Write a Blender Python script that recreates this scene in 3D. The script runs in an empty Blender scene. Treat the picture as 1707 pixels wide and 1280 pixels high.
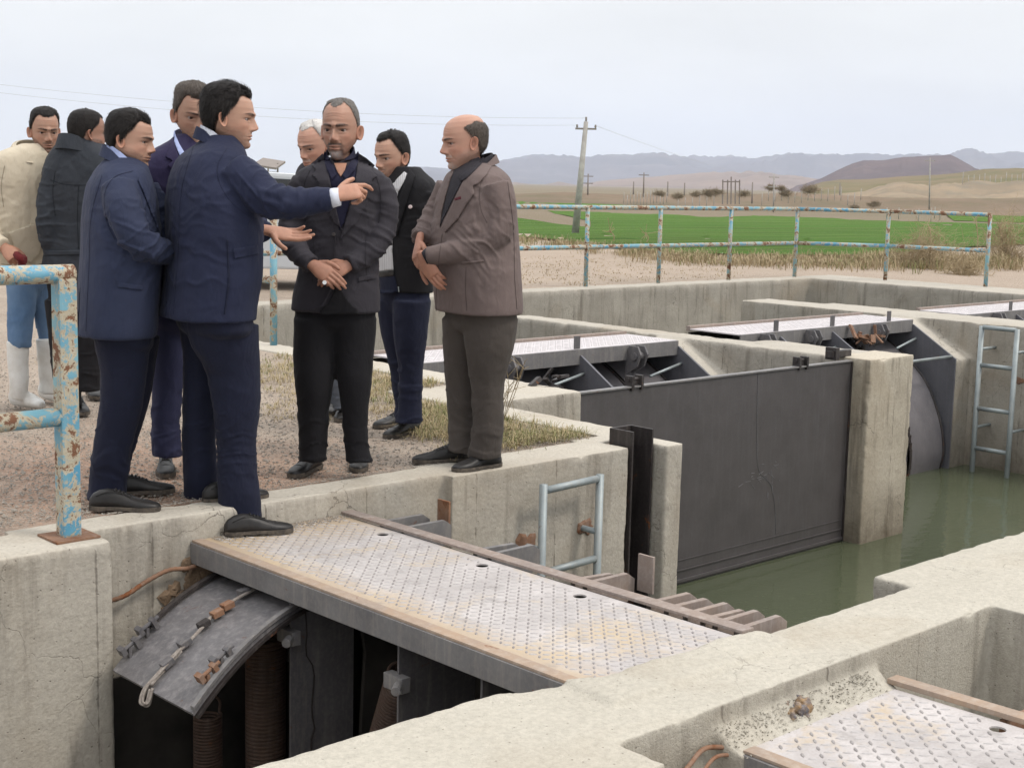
import bpy, bmesh, math, random
import numpy as np
from mathutils import Vector, Matrix
from mathutils.bvhtree import BVHTree
from mathutils.geometry import delaunay_2d_cdt
random.seed(7)
RS = np.random.RandomState(11)
SC = bpy.context.scene
COL = SC.collection
# ------------------------------------------------------------------ camera
FPX, PW, PH = 2373.15, 1707.0, 1280.0
CR = np.array([0.72929624, -0.68380107, 0.0233043])      # camera right in the world
CU = np.array([0.07875769, 0.11773455, 0.98991707])      # camera up
CF = np.array([0.67965007, 0.72010741, -0.13971796])     # view direction
CAMP = np.array([0.0, 0.0, 1.4])
cam = bpy.data.objects.new('camera', bpy.data.cameras.new('camera'))
COL.objects.link(cam)
cam.matrix_world = Matrix(((CR[0], CU[0], -CF[0], 0), (CR[1], CU[1], -CF[1], 0), (CR[2], CU[2], -CF[2], 1.4), (0, 0, 0, 1)))
cam.data.sensor_width = 36.0
cam.data.lens = 36.0 * FPX / PW
cam.data.clip_start = 0.1
cam.data.clip_end = 60000
SC.camera = cam
# ------------------------------------------------------------------ light: bright overcast, soft sun
SUN_EL, SUN_AZ = 52.0, -62.0          # azimuth of the sun measured from +X (counter-clockwise)
W = bpy.data.worlds.new('World'); SC.world = W; W.use_nodes = True
nt = W.node_tree; N = nt.nodes; L = nt.links
for n in list(N): N.remove(n)
out = N.new('ShaderNodeOutputWorld'); bg = N.new('ShaderNodeBackground'); L.new(bg.outputs[0], out.inputs[0])
sky = N.new('ShaderNodeTexSky'); sky.sky_type = 'NISHITA'; sky.sun_disc = False
sky.sun_elevation = math.radians(SUN_EL); sky.sun_rotation = math.radians(90 - SUN_AZ)
sky.air_density = 1.5; sky.dust_density = 3.0
# a veil of high cloud over the clear sky: bright grey-white, a little brighter overhead, faint streaks
tc = N.new('ShaderNodeTexCoord'); sep = N.new('ShaderNodeSeparateXYZ'); L.new(tc.outputs['Generated'], sep.inputs[0])
mp = N.new('ShaderNodeMapping'); mp.inputs['Scale'].default_value = (1.6, 1.6, 7.0); mp.inputs['Rotation'].default_value = (0.05, 0.1, 0.4)
L.new(tc.outputs['Generated'], mp.inputs[0])
nz = N.new('ShaderNodeTexNoise'); nz.inputs['Scale'].default_value = 1.6; nz.inputs['Detail'].default_value = 5; nz.inputs['Roughness'].default_value = .5
L.new(mp.outputs[0], nz.inputs[0])
rmp = N.new('ShaderNodeValToRGB'); L.new(sep.outputs[2], rmp.inputs[0])
el = rmp.color_ramp.elements
el[0].position = 0.0; el[0].color = (9.3, 9.25, 9.0, 1)
el[1].position = 1.0; el[1].color = (21, 21, 21, 1)
e = el.new(0.10); e.color = (9.2, 9.2, 8.95, 1)
e = el.new(0.35); e.color = (10.8, 10.8, 10.7, 1)
strk = N.new('ShaderNodeMapRange'); L.new(nz.outputs[0], strk.inputs[0])
strk.inputs[1].default_value = .3; strk.inputs[2].default_value = .7; strk.inputs[3].default_value = .87; strk.inputs[4].default_value = 1.10
mul = N.new('ShaderNodeVectorMath'); mul.operation = 'SCALE'; L.new(rmp.outputs[0], mul.inputs[0]); L.new(strk.outputs[0], mul.inputs['Scale'])
mx = N.new('ShaderNodeMix'); mx.data_type = 'RGBA'; mx.inputs[0].default_value = .93
L.new(sky.outputs[0], mx.inputs[6]); L.new(mul.outputs[0], mx.inputs[7])
L.new(mx.outputs[2], bg.inputs[0]); bg.inputs[1].default_value = 0.1
sl = bpy.data.lights.new('sun', 'SUN'); sl.energy = 1.5; sl.angle = math.radians(11); sl.color = (1.0, .93, .84)
so = bpy.data.objects.new('sun', sl); COL.objects.link(so)
_d = Vector((math.cos(math.radians(SUN_EL)) * math.cos(math.radians(SUN_AZ)), math.cos(math.radians(SUN_EL)) * math.sin(math.radians(SUN_AZ)), math.sin(math.radians(SUN_EL))))
so.rotation_euler = _d.to_track_quat('Z', 'Y').to_euler()
SC.view_settings.view_transform = 'Standard'; SC.view_settings.look = 'None'; SC.view_settings.exposure = 0.2; SC.view_settings.gamma = 1.0
SC.cycles.max_bounces = 6; SC.cycles.diffuse_bounces = 3; SC.cycles.glossy_bounces = 3; SC.cycles.volume_bounces = 1
SC.cycles.use_denoising = True

# ------------------------------------------------------------------ helpers
HF = np.array([0.68638256, 0.72724066, 0.0]); RH = np.array([0.72724066, -0.68638256, 0.0]); UP = np.array([0, 0, 1.0])
def ray(px, py): return CR * (px - PW / 2) / FPX - CU * (py - PH / 2) / FPX + CF
def at(px, py, s):                      # photo measurement -> the point s metres ahead of the camera (horizontally)
    r = ray(px, py); return CAMP + r * (s / (r @ HF))
def onz(px, py, z=0.0):
    r = ray(px, py); return CAMP + r * ((z - 1.4) / r[2])

def hash3(ix, iy, iz, seed):
    h = (ix.astype(np.int64) * 374761393 + iy.astype(np.int64) * 668265263 + iz.astype(np.int64) * 2147483647 + seed * 1274126177) & 0xffffffff
    h = ((h ^ (h >> 13)) * 1274126177) & 0xffffffff
    h = ((h ^ (h >> 16)) * 2246822519) & 0xffffffff
    return ((h ^ (h >> 15)) & 0xffffff) / float(0xffffff)
def vnoise(p, seed=0):
    p = np.asarray(p, float); i = np.floor(p).astype(np.int64); f = p - i; f = f * f * (3 - 2 * f)
    r = 0
    for dx in (0, 1):
        for dy in (0, 1):
            for dz in (0, 1):
                w = (f[:, 0] if dx else 1 - f[:, 0]) * (f[:, 1] if dy else 1 - f[:, 1]) * (f[:, 2] if dz else 1 - f[:, 2])
                r = r + w * hash3(i[:, 0] + dx, i[:, 1] + dy, i[:, 2] + dz, seed)
    return r * 2 - 1
def fbm(p, oct=4, seed=0, g=.5):
    p = np.asarray(p, float); a = 1.0; s = 0; t = 0
    for k in range(oct):
        s = s + a * vnoise(p * (2 ** k) + 17.3 * k, seed + k); t += a; a *= g
    return s / t
def sstep(a, b, x):
    t = np.clip((np.asarray(x, float) - a) / (b - a), 0, 1); return t * t * (3 - 2 * t)

class MB:
    """collects geometry for ONE mesh"""
    def __init__(s): s.v = []; s.f = []; s.m = []; s.n = 0
    def add(s, v, f, mi=0):
        v = np.asarray(v, float).reshape(-1, 3); s.v.append(v); k = s.n
        for q in f: s.f.append([i + k for i in q]); s.m.append(mi)
        s.n += len(v); return s
    def box(s, x0, x1, y0, y1, z0, z1, mi=0):
        v = [(x, y, z) for z in (z0, z1) for y in (y0, y1) for x in (x0, x1)]
        return s.add(v, [(0, 2, 3, 1), (4, 5, 7, 6), (0, 1, 5, 4), (2, 6, 7, 3), (0, 4, 6, 2), (1, 3, 7, 5)], mi)
    def obox(s, c, ax, ay, az, mi=0):          # oriented box: centre and three half-axis vectors
        c, ax, ay, az = map(lambda q: np.asarray(q, float), (c, ax, ay, az))
        v = [c + i * ax + j * ay + k * az for k in (-1, 1) for j in (-1, 1) for i in (-1, 1)]
        return s.add(v, [(0, 2, 3, 1), (4, 5, 7, 6), (0, 1, 5, 4), (2, 6, 7, 3), (0, 4, 6, 2), (1, 3, 7, 5)], mi)
    def tube(s, pts, r, n=12, mi=0, cap=True, side=None):
        v, f = tube_vf(pts, r, n, cap, side); return s.add(v, f, mi)
    def prism(s, poly, axis, a0, a1, mi=0):    # 2-D polygon extruded along an axis ('x': poly is (y,z); 'y': (x,z); 'z': (x,y))
        def P(p, a): return {'x': (a, p[0], p[1]), 'y': (p[0], a, p[1]), 'z': (p[0], p[1], a)}[axis]
        n = len(poly); v = [P(p, a0) for p in poly] + [P(p, a1) for p in poly]
        f = [list(range(n))[::-1], list(range(n, 2 * n))] + [(i, (i + 1) % n, n + (i + 1) % n, n + i) for i in range(n)]
        return s.add(v, f, mi)
    def build(s, name, mats, parent=None, smooth=False, bevel=0, fixn=True):
        me = bpy.data.meshes.new(name)
        V = np.concatenate(s.v) if s.v else np.zeros((0, 3))
        me.from_pydata(V.tolist(), [], s.f)
        if not isinstance(mats, (list, tuple)): mats = [mats]
        for m in mats: me.materials.append(m)
        if len(mats) > 1: me.polygons.foreach_set('material_index', s.m)
        if fixn or bevel:
            bm = bmesh.new(); bm.from_mesh(me)
            if fixn: bmesh.ops.recalc_face_normals(bm, faces=bm.faces)
            if bevel: 
                es = [e for e in bm.edges if len(e.link_faces) == 2 and e.calc_face_angle(0) > .6]
                bmesh.ops.bevel(bm, geom=es, offset=bevel, segments=2, affect='EDGES', profile=.7, clamp_overlap=True)
            bm.to_mesh(me); bm.free()
        if smooth: me.polygons.foreach_set('use_smooth', [True] * len(me.polygons))
        me.update()
        o = bpy.data.objects.new(name, me); COL.objects.link(o)
        if parent is not None: o.parent = parent
        return o
def catmull(P, k=4):
    P = np.asarray(P, float)
    if len(P) < 3: return P
    E = np.vstack([2 * P[0] - P[1], P, 2 * P[-1] - P[-2]]); o = []
    for i in range(1, len(E) - 2):
        for t in np.linspace(0, 1, k, endpoint=False):
            a, b, c, d = E[i - 1], E[i], E[i + 1], E[i + 2]
            o.append(.5 * ((2 * b) + (c - a) * t + (2 * a - 5 * b + 4 * c - d) * t * t + (3 * b - a - 3 * c + d) * t ** 3))
    o.append(P[-1]); return np.array(o)
def tube_vf(pts, r, n=12, cap=True, side=None):
    P = np.asarray(pts, float); m = len(P)
    r = np.asarray(r, float)
    if r.ndim == 0: r = np.full((m, 2), float(r))
    elif r.ndim == 1: r = np.stack([r, r], 1)
    T = np.gradient(P, axis=0); T /= np.linalg.norm(T, axis=1)[:, None] + 1e-12
    if side is None:
        side = np.cross(T[0], [0, 0, 1.0])
        if np.linalg.norm(side) < .1: side = np.array([1.0, 0, 0])
    v = []; S = np.asarray(side, float)
    ang = np.linspace(0, 2 * np.pi, n, endpoint=False)
    for i in range(m):
        S = S - T[i] * (S @ T[i]); S /= np.linalg.norm(S) + 1e-12; B = np.cross(T[i], S)
        v.append(P[i] + np.outer(np.cos(ang) * r[i, 0], S) + np.outer(np.sin(ang) * r[i, 1], B))
    v = np.concatenate(v); f = []
    for i in range(m - 1):
        for j in range(n):
            k = (j + 1) % n; f.append((i * n + j, i * n + k, (i + 1) * n + k, (i + 1) * n + j))
    if cap: f.append(list(range(n))[::-1]); f.append(list(range((m - 1) * n, m * n)))
    return v, f
def tag(o, label=None, cat=None, group=None, kind=None):
    if label: o['label'] = label
    if cat: o['category'] = cat
    if group: o['group'] = group
    if kind: o['kind'] = kind
    return o
def empty(name, loc, label, cat, group=None):
    o = bpy.data.objects.new(name, None); COL.objects.link(o); o.location = tuple(loc); o.empty_display_size = .1
    return tag(o, label, cat, group)
def adopt(root, *obs):                     # keep world coordinates of the meshes while parenting to an Empty away from the origin
    for o in obs:
        o.parent = root; l = Vector(root.location)
        if o.type == 'MESH': o.data.transform(Matrix.Translation(-l))
def edges_of(me):
    e = np.zeros(len(me.edges) * 2, np.int32); me.edges.foreach_get('vertices', e); return e.reshape(-1, 2)
def getv(me):
    v = np.zeros(len(me.vertices) * 3); me.vertices.foreach_get('co', v); return v.reshape(-1, 3)
def setv(me, v): me.vertices.foreach_set('co', np.ascontiguousarray(v, dtype=np.float32).ravel()); me.update()
def getn(me):
    v = np.zeros(len(me.vertices) * 3, np.float32); me.vertices.foreach_get('normal', v); return v.reshape(-1, 3).astype(float)
def relax(v, e, it, f=.5):
    n = len(v); d = np.bincount(e[:, 0], minlength=n) + np.bincount(e[:, 1], minlength=n) + 1e-9
    for _ in range(it):
        a = np.stack([np.bincount(e[:, 0], v[e[:, 1], k], n) + np.bincount(e[:, 1], v[e[:, 0], k], n) for k in range(3)], 1) / d[:, None]
        v = v + (a - v) * f
    return v
def remesh(mb, voxel):
    """voxel-union of everything in mb -> fresh mesh data"""
    me = bpy.data.meshes.new('tmp'); me.from_pydata(np.concatenate(mb.v).tolist(), [], mb.f)
    bm = bmesh.new(); bm.from_mesh(me); bmesh.ops.recalc_face_normals(bm, faces=bm.faces); bm.to_mesh(me); bm.free()
    o = bpy.data.objects.new('tmp', me); COL.objects.link(o)
    md = o.modifiers.new('r', 'REMESH'); md.mode = 'VOXEL'; md.voxel_size = voxel; md.adaptivity = 0
    dg = bpy.context.evaluated_depsgraph_get(); dg.update()
    r = bpy.data.meshes.new_from_object(o.evaluated_get(dg))
    bpy.data.objects.remove(o); bpy.data.meshes.remove(me)
    r.polygons.foreach_set('use_smooth', [True] * len(r.polygons)); r.update()
    return r
def link(name, me, mats, parent=None):
    if not isinstance(mats, (list, tuple)): mats = [mats]
    me.materials.clear()
    for m in mats: me.materials.append(m)
    me.name = name
    o = bpy.data.objects.new(name, me); COL.objects.link(o)
    if parent is not None: o.parent = parent
    return o

# ------------------------------------------------------------------ materials
def newmat(name):
    m = bpy.data.materials.new(name); m.use_nodes = True; t = m.node_tree
    b = t.nodes['Principled BSDF']; return m, t, b
class NG:
    def __init__(s, t): s.t = t; s.c = t.nodes.new('ShaderNodeTexCoord')
    def n(s, typ, **k):
        x = s.t.nodes.new(typ)
        for a, b in k.items():
            if a.startswith('_'): setattr(x, a[1:], b)
        return x
    def lk(s, a, b): s.t.links.new(a, b)
    def obj(s, scale=(1, 1, 1), rot=(0, 0, 0), geo=True):
        m = s.n('ShaderNodeMapping'); m.inputs['Scale'].default_value = scale; m.inputs['Rotation'].default_value = rot
        if geo:
            g = s.n('ShaderNodeNewGeometry'); s.lk(g.outputs['Position'], m.inputs[0])
        else: s.lk(s.c.outputs['Object'], m.inputs[0])
        return m.outputs[0]
    def noise(s, vec, scale, detail=4, rough=.55, dist=0):
        x = s.n('ShaderNodeTexNoise'); x.inputs['Scale'].default_value = scale; x.inputs['Detail'].default_value = detail
        x.inputs['Roughness'].default_value = rough; x.inputs['Distortion'].default_value = dist
        s.lk(vec, x.inputs['Vector']); return x.outputs['Fac']
    def voro(s, vec, scale, feat='F1', out='Distance', rnd=1):
        x = s.n('ShaderNodeTexVoronoi'); x.feature = feat; x.inputs['Scale'].default_value = scale; x.inputs['Randomness'].default_value = rnd
        s.lk(vec, x.inputs['Vector']); return x.outputs[out]
    def mr(s, v, a, b, c=0., d=1.):
        x = s.n('ShaderNodeMapRange'); s.lk(v, x.inputs[0])
        for i, q in enumerate((a, b, c, d)): x.inputs[i + 1].default_value = q
        return x.outputs[0]
    def ma(s, op, a, b=None):
        x = s.n('ShaderNodeMath'); x.operation = op
        for i, q in enumerate((a, b)):
            if q is None: continue
            if isinstance(q, (int, float)): x.inputs[i].default_value = q
            else: s.lk(q, x.inputs[i])
        return x.outputs[0]
    def mix(s, f, a, b, mode='MIX'):
        x = s.n('ShaderNodeMix'); x.data_type = 'RGBA'; x.blend_type = mode
        for i, q in ((0, f), (6, a), (7, b)):
            if isinstance(q, (int, float)): x.inputs[i].default_value = q
            elif isinstance(q, tuple): x.inputs[i].default_value = (*q[:3], 1)
            else: s.lk(q, x.inputs[i])
        return x.outputs[2]
    def sep(s, v):
        x = s.n('ShaderNodeSeparateXYZ'); s.lk(v, x.inputs[0]); return x.outputs
    def bump(s, h, strength, dist, b, prev=None):
        x = s.n('ShaderNodeBump'); x.inputs['Strength'].default_value = strength; x.inputs['Distance'].default_value = dist
        s.lk(h, x.inputs['Height'])
        if prev is not None: s.lk(prev, x.inputs['Normal'])
        s.lk(x.outputs[0], b.inputs['Normal']); return x.outputs[0]

def mat_concrete(name, c0=(.455, .42, .36), c1=(.345, .315, .27), dark=(.11, .095, .078), streak=.6, sandy=0., crack=.5, zwet=None):
    m, t, b = newmat(name); g = NG(t); P = g.obj()
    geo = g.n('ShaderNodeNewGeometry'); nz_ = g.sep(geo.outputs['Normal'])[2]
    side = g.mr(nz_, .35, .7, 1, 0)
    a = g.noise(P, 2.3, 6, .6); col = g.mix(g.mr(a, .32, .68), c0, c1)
    # tops are paler
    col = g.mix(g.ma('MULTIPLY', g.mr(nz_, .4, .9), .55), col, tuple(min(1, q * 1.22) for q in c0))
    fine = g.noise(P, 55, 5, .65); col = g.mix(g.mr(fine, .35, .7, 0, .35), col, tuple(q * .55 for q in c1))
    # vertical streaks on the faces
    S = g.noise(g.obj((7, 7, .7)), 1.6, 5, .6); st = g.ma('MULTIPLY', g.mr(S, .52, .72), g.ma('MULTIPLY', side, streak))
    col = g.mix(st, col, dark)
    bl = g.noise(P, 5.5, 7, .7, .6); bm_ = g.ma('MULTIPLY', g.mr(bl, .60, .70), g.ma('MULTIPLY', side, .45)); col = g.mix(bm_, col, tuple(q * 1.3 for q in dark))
    # board joints: a line every 0.55 m along the wall
    sx = g.sep(P); along = g.ma('ADD', sx[0], sx[1]); fr = g.ma('FRACT', g.ma('MULTIPLY', along, 1.82)); dj = g.ma('ABSOLUTE', g.ma('SUBTRACT', fr, .5))
    wob = g.ma('MULTIPLY', g.noise(P, 14, 3), .05); jl = g.ma('MULTIPLY', g.mr(g.ma('ADD', dj, wob), .022, .034, 1, 0), side)
    col = g.mix(g.ma('MULTIPLY', jl, .7), col, dark)
    # pores
    v = g.voro(P, 26); pr = g.mr(v, .05, .11, 1, 0); col = g.mix(g.ma('MULTIPLY', pr, .5), col, dark)
    # cracks
    cv = g.n('ShaderNodeTexVoronoi'); cv.feature = 'DISTANCE_TO_EDGE'; cv.inputs['Scale'].default_value = 1.7
    wp = g.n('ShaderNodeVectorMath'); wp.operation = 'ADD'; ns = g.n('ShaderNodeTexNoise'); ns.inputs['Scale'].default_value = 6; ns.inputs['Detail'].default_value = 5; g.lk(P, ns.inputs['Vector'])
    sc = g.n('ShaderNodeVectorMath'); sc.operation = 'SCALE'; g.lk(ns.outputs['Color'], sc.inputs[0]); sc.inputs['Scale'].default_value = .35
    g.lk(P, wp.inputs[0]); g.lk(sc.outputs[0], wp.inputs[1]); g.lk(wp.outputs[0], cv.inputs['Vector'])
    ck = g.ma('MULTIPLY', g.mr(cv.outputs['Distance'], .002, .006, 1, 0), g.mr(g.noise(P, .9, 2), .54, .62)); col = g.mix(g.ma('MULTIPLY', ck, crack), col, tuple(q * .6 for q in dark))
    # broad brown and ochre soiling
    oc = g.noise(P, 1.1, 4, .6, 1.0); col = g.mix(g.mr(oc, .5, .75, 0, .32), col, (.27, .205, .13))
    if zwet is not None:
        wv = g.mr(sx[2], zwet + .02, zwet + .55, 1, 0); wv2 = g.ma('MULTIPLY', wv, g.mr(bl, .3, .6, .5, 1)); col = g.mix(g.ma('MULTIPLY', wv2, .75), col, (.085, .066, .042))
    g.lk(col, b.inputs['Base Color']); b.inputs['Roughness'].default_value = .93; b.inputs['Specular IOR Level'].default_value = .2
    h = g.ma('ADD', g.ma('MULTIPLY', fine, .5), g.ma('MULTIPLY', g.noise(P, 14, 6, .6), 1.0)); h = g.ma('SUBTRACT', h, g.ma('MULTIPLY', pr, .5)); h = g.ma('SUBTRACT', h, g.ma('MULTIPLY', jl, .25)); h = g.ma('SUBTRACT', h, g.ma('MULTIPLY', ck, .5))
    if sandy: h = g.ma('ADD', h, g.ma('MULTIPLY', g.noise(P, 130, 3, .7), sandy))
    g.bump(h, .55, .012, b); return m
def mat_ground():
    m, t, b = newmat('gravel_ground'); g = NG(t); P = g.obj()
    a = g.noise(P, .9, 5, .6); c = g.mix(g.mr(a, .35, .65), (.44, .355, .285), (.31, .245, .195))
    s = g.n('ShaderNodeVectorMath'); s.operation = 'DISTANCE'; g.lk(g.obj((1, .75, 1)), s.inputs[0]); s.inputs[1].default_value = (3.3, 4.35, 0)
    red = g.mr(g.ma('ADD', s.outputs['Value'], g.ma('MULTIPLY', g.noise(P, 2.2, 4), 1.6)), 1.2, 2.1, .85, 0)
    c = g.mix(red, c, (.41, .235, .155))
    f = g.noise(P, 38, 5, .7); c = g.mix(g.mr(f, .4, .65, 0, .5), c, (.17, .135, .105))
    far = g.n('ShaderNodeVectorMath'); far.operation = 'LENGTH'; g.lk(P, far.inputs[0])
    fm = g.mr(far.outputs['Value'], 12, 30); c = g.mix(g.ma('MULTIPLY', fm, .8), c, g.mix(g.noise(P, .35, 6, .65), (.42, .325, .255), (.31, .24, .175)))
    v = g.voro(P, 75, 'F1', 'Color'); vs = g.sep(v)[0]; c = g.mix(g.mr(vs, .0, 1, 0, .4), c, (.45, .41, .36))
    f2 = g.mr(far.outputs['Value'], 45, 120); c = g.mix(f2, c, g.mix(g.noise(g.obj((.004, .012, 1)), 3, 6, .6), (.235, .18, .135), (.135, .125, .075)))
    g.lk(c, b.inputs['Base Color']); b.inputs['Roughness'].default_value = .95; b.inputs['Specular IOR Level'].default_value = .15
    vd = g.voro(P, 75); vd2 = g.voro(P, 31); h = g.ma('ADD', g.ma('MULTIPLY', vd, -1.0), g.ma('MULTIPLY', vd2, -1.2)); h = g.ma('ADD', h, f)
    g.bump(h, .8, .014, b); return m
def mat_paint(name, col, col2=None, rough=.5, rust=.15, metallic=0., dust=.3, spec=.4, dustcol=(.30, .27, .24)):
    m, t, b = newmat(name); g = NG(t); P = g.obj(); col2 = col2 or tuple(q * .6 for q in col)
    c = g.mix(g.mr(g.noise(P, 5, 6, .65), .35, .7), col, col2)
    st = g.noise(g.obj((14, 14, 1.4)), 2, 5, .65); c = g.mix(g.ma('MULTIPLY', g.mr(st, .5, .75), dust), c, dustcol)
    fi = g.noise(P, 60, 4, .7); c = g.mix(g.mr(fi, .45, .75, 0, dust * .6), c, dustcol)
    r = g.noise(P, 9, 7, .72, .4); rm = g.mr(r, .66 - rust * .35, .72 - rust * .3); c = g.mix(rm, c, g.mix(g.noise(P, 70, 3), (.22, .075, .022), (.10, .04, .02)))
    g.lk(c, b.inputs['Base Color']); g.lk(g.mr(rm, 0, 1, rough, .9), b.inputs['Roughness']); b.inputs['Metallic'].default_value = metallic; b.inputs['Specular IOR Level'].default_value = spec
    h = g.ma('ADD', g.ma('MULTIPLY', g.noise(P, 90, 4, .6), .3), g.ma('MULTIPLY', r, .5)); g.bump(h, .35, .004, b); return m
def mat_rail():
    m, t, b = newmat('peeling_blue_paint'); g = NG(t); P = g.obj()
    a = g.noise(P, 9.5, 8, .74, .35); bl = g.mix(g.mr(g.noise(P, 3, 3), .4, .6), (.075, .26, .39), (.20, .38, .43))
    cream = g.mix(g.noise(P, 30, 4), (.50, .46, .36), (.33, .27, .18)); rust = g.mix(g.noise(P, 45, 5, .7), (.22, .095, .045), (.10, .05, .032))
    c = g.mix(g.mr(a, .47, .50), bl, cream); c = g.mix(g.mr(a, .545, .57), c, rust)
    a2 = g.noise(g.obj((1, 1, .25)), 11, 6, .7, .5); c = g.mix(g.mr(a2, .62, .65, 0, 1), c, rust)
    g.lk(c, b.inputs['Base Color']); g.lk(g.mr(a, .47, .57, .45, .9), b.inputs['Roughness'])
    g.bump(g.ma('ADD', g.mr(a, .46, .58, 1, 0), g.ma('MULTIPLY', g.noise(P, 120, 3), .3)), .5, .003, b); return m
def mat_water():
    m, t, b = newmat('murky_water'); g = NG(t); P = g.obj()
    c = g.mix(g.noise(P, .8, 3), (.062, .072, .042), (.080, .090, .056)); g.lk(c, b.inputs['Base Color'])
    b.inputs['Roughness'].default_value = .06; b.inputs['IOR'].default_value = 1.33; b.inputs['Specular IOR Level'].default_value = .5
    h = g.ma('ADD', g.noise(g.obj((1, 1.6, 1)), 3.5, 3, .5), g.ma('MULTIPLY', g.noise(P, 16, 3, .6), .25)); g.bump(h, .16, .03, b); return m
def mat_simple(name, col, rough=.8, col2=None, scale=20, bump=0., metallic=0., spec=.3, bscale=80, bdist=.003):
    m, t, b = newmat(name); g = NG(t); P = g.obj()
    c = g.mix(g.mr(g.noise(P, scale, 5, .6), .35, .65), col, col2 or tuple(q * .75 for q in col)); g.lk(c, b.inputs['Base Color'])
    b.inputs['Roughness'].default_value = rough; b.inputs['Metallic'].default_value = metallic; b.inputs['Specular IOR Level'].default_value = spec
    if bump: g.bump(g.noise(P, bscale, 4, .6), bump, bdist, b)
    return m
def mat_plate():
    m, t, b = newmat('dusty_checker_plate'); g = NG(t); P = g.obj()
    a = g.noise(P, 3.4, 6, .68, .3); c = g.mix(g.mr(a, .36, .62), (.50, .468, .46), (.37, .345, .34))
    sx = g.sep(P); ex_ = g.mr(g.ma('ADD', sx[0], g.ma('MULTIPLY', g.noise(P, 5, 5), .22)), 3.20, 3.34, .75, 0); c = g.mix(ex_, c, (.40, .30, .19)); ey_ = g.mr(g.ma('ADD', sx[1], g.ma('MULTIPLY', g.noise(P, 6, 5), .3)), 4.85, 5.15, 0, .85); c = g.mix(ey_, c, (.38, .29, .19))
    ye = g.noise(P, 2.1, 6, .7, .5); c = g.mix(g.mr(ye, .54, .68, 0, .7), c, (.47, .36, .22))
    gr = g.noise(P, 8, 7, .75); c = g.mix(g.mr(gr, .55, .68, 0, .6), c, (.21, .195, .185))
    f = g.noise(P, 120, 3, .7); c = g.mix(g.mr(f, .42, .7, 0, .35), c, (.28, .25, .22))
    g.lk(c, b.inputs['Base Color']); b.inputs['Roughness'].default_value = .75; b.inputs['Specular IOR Level'].default_value = .3
    g.bump(g.ma('ADD', f, g.ma('MULTIPLY', a, 2)), .3, .003, b); return m
M = {}
M['conc'] = mat_concrete('aged_concrete')
M['conc_sand'] = mat_concrete('rough_sandy_concrete', (.455, .425, .365), (.355, .33, .28), streak=.6, sandy=.9, crack=.25)
M['conc_far'] = mat_concrete('weathered_pit_concrete', (.40, .37, .32), (.285, .262, .225), streak=.6, zwet=-1.6)
M['conc_pill'] = mat_concrete('stained_pillar_concrete', (.46, .415, .34), (.34, .30, .24), streak=.8, zwet=-1.6)
M['ground'] = mat_ground()
M['rail'] = mat_rail()
M['water'] = mat_water()
M['plate'] = mat_plate()
M['lug'] = mat_simple('worn_plate_studs', (.21, .195, .19), .6, (.32, .30, .29), 25); M['lug2'] = mat_simple('pale_plate_studs', (.42, .40, .395), .6, (.33, .31, .305), 25)
M['steel'] = mat_paint('grey_steel_paint', (.105, .10, .105), (.075, .072, .078), .5, .1, dust=.35)
M['steel_lt'] = mat_paint('light_grey_steel', (.17, .165, .165), (.12, .115, .118), .45, .05, dust=.5)
M['gate'] = mat_paint('dark_gate_paint', (.060, .054, .054), (.078, .070, .071), .42, -.2, dust=.22, dustcol=(.12, .12, .13))
M['black'] = mat_paint('black_steel', (.022, .018, .018), (.035, .028, .027), .5, .15, dust=.12)
M['rust'] = mat_paint('rusty_iron', (.24, .125, .070), (.14, .075, .048), .85, .3, dust=.35)
M['ruststrip'] = mat_paint('rust_stained_edge', (.33, .235, .165), (.25, .20, .165), .8, .05, dust=.5, dustcol=(.42, .37, .32))
M['wood'] = mat_paint('weathered_flat_bar', (.26, .20, .165), (.20, .165, .15), .8, .05, dust=.5, dustcol=(.40, .36, .33))
M['galv'] = mat_paint('galvanised_pipe', (.30, .34, .35), (.21, .24, .25), .5, .02, .3, dust=.3, dustcol=(.36, .31, .25))
M['dark'] = mat_simple('painted_pit_shade', (.045, .040, .035), .95, (.02, .018, .016), 4)  # near-black tone painting the deep shade and stain inside the pits
# ------------------------------------------------------------------ ground, fields, hills
def zprof(d):
    return np.interp(d, [0, 38, 60, 85, 130, 1e6], [0, 0, -.72, -1.64, -2.0, -2.0])
def zg(x, y):
    x = np.asarray(x, float); y = np.asarray(y, float); d = np.hypot(x, y)
    z = zprof(d); n = fbm(np.stack([x * .05, y * .05, 0 * x], -1).reshape(-1, 3), 3, 5).reshape(x.shape)
    return z + n * np.clip((d - 40) / 60, 0, 1) * .25 * np.clip(1.0, 0, 1)
def gpt(px, py, up=0.0):
    r = ray(px, py); t = 5.0
    ts = np.geomspace(8, 20000, 1500); P = CAMP + ts[:, None] * r; z = zprof(np.hypot(P[:, 0], P[:, 1])); k = np.argmax(P[:, 2] < z)
    if k == 0: k = len(ts) - 1
    a, b = ts[k - 1], ts[k]
    for _ in range(30):
        m = (a + b) / 2; p = CAMP + m * r
        if p[2] < zprof(math.hypot(p[0], p[1])): b = m
        else: a = m
    p = CAMP + a * r; return np.array([p[0], p[1], p[2] + up])
def in_pit(x, y):
    return ((y < 5.18)) | ((x > 5.9) & (y < 7.0) & (x < 19.9)) | ((x > 6.6) & (y < 13.6) & (x < 19.9))
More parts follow.
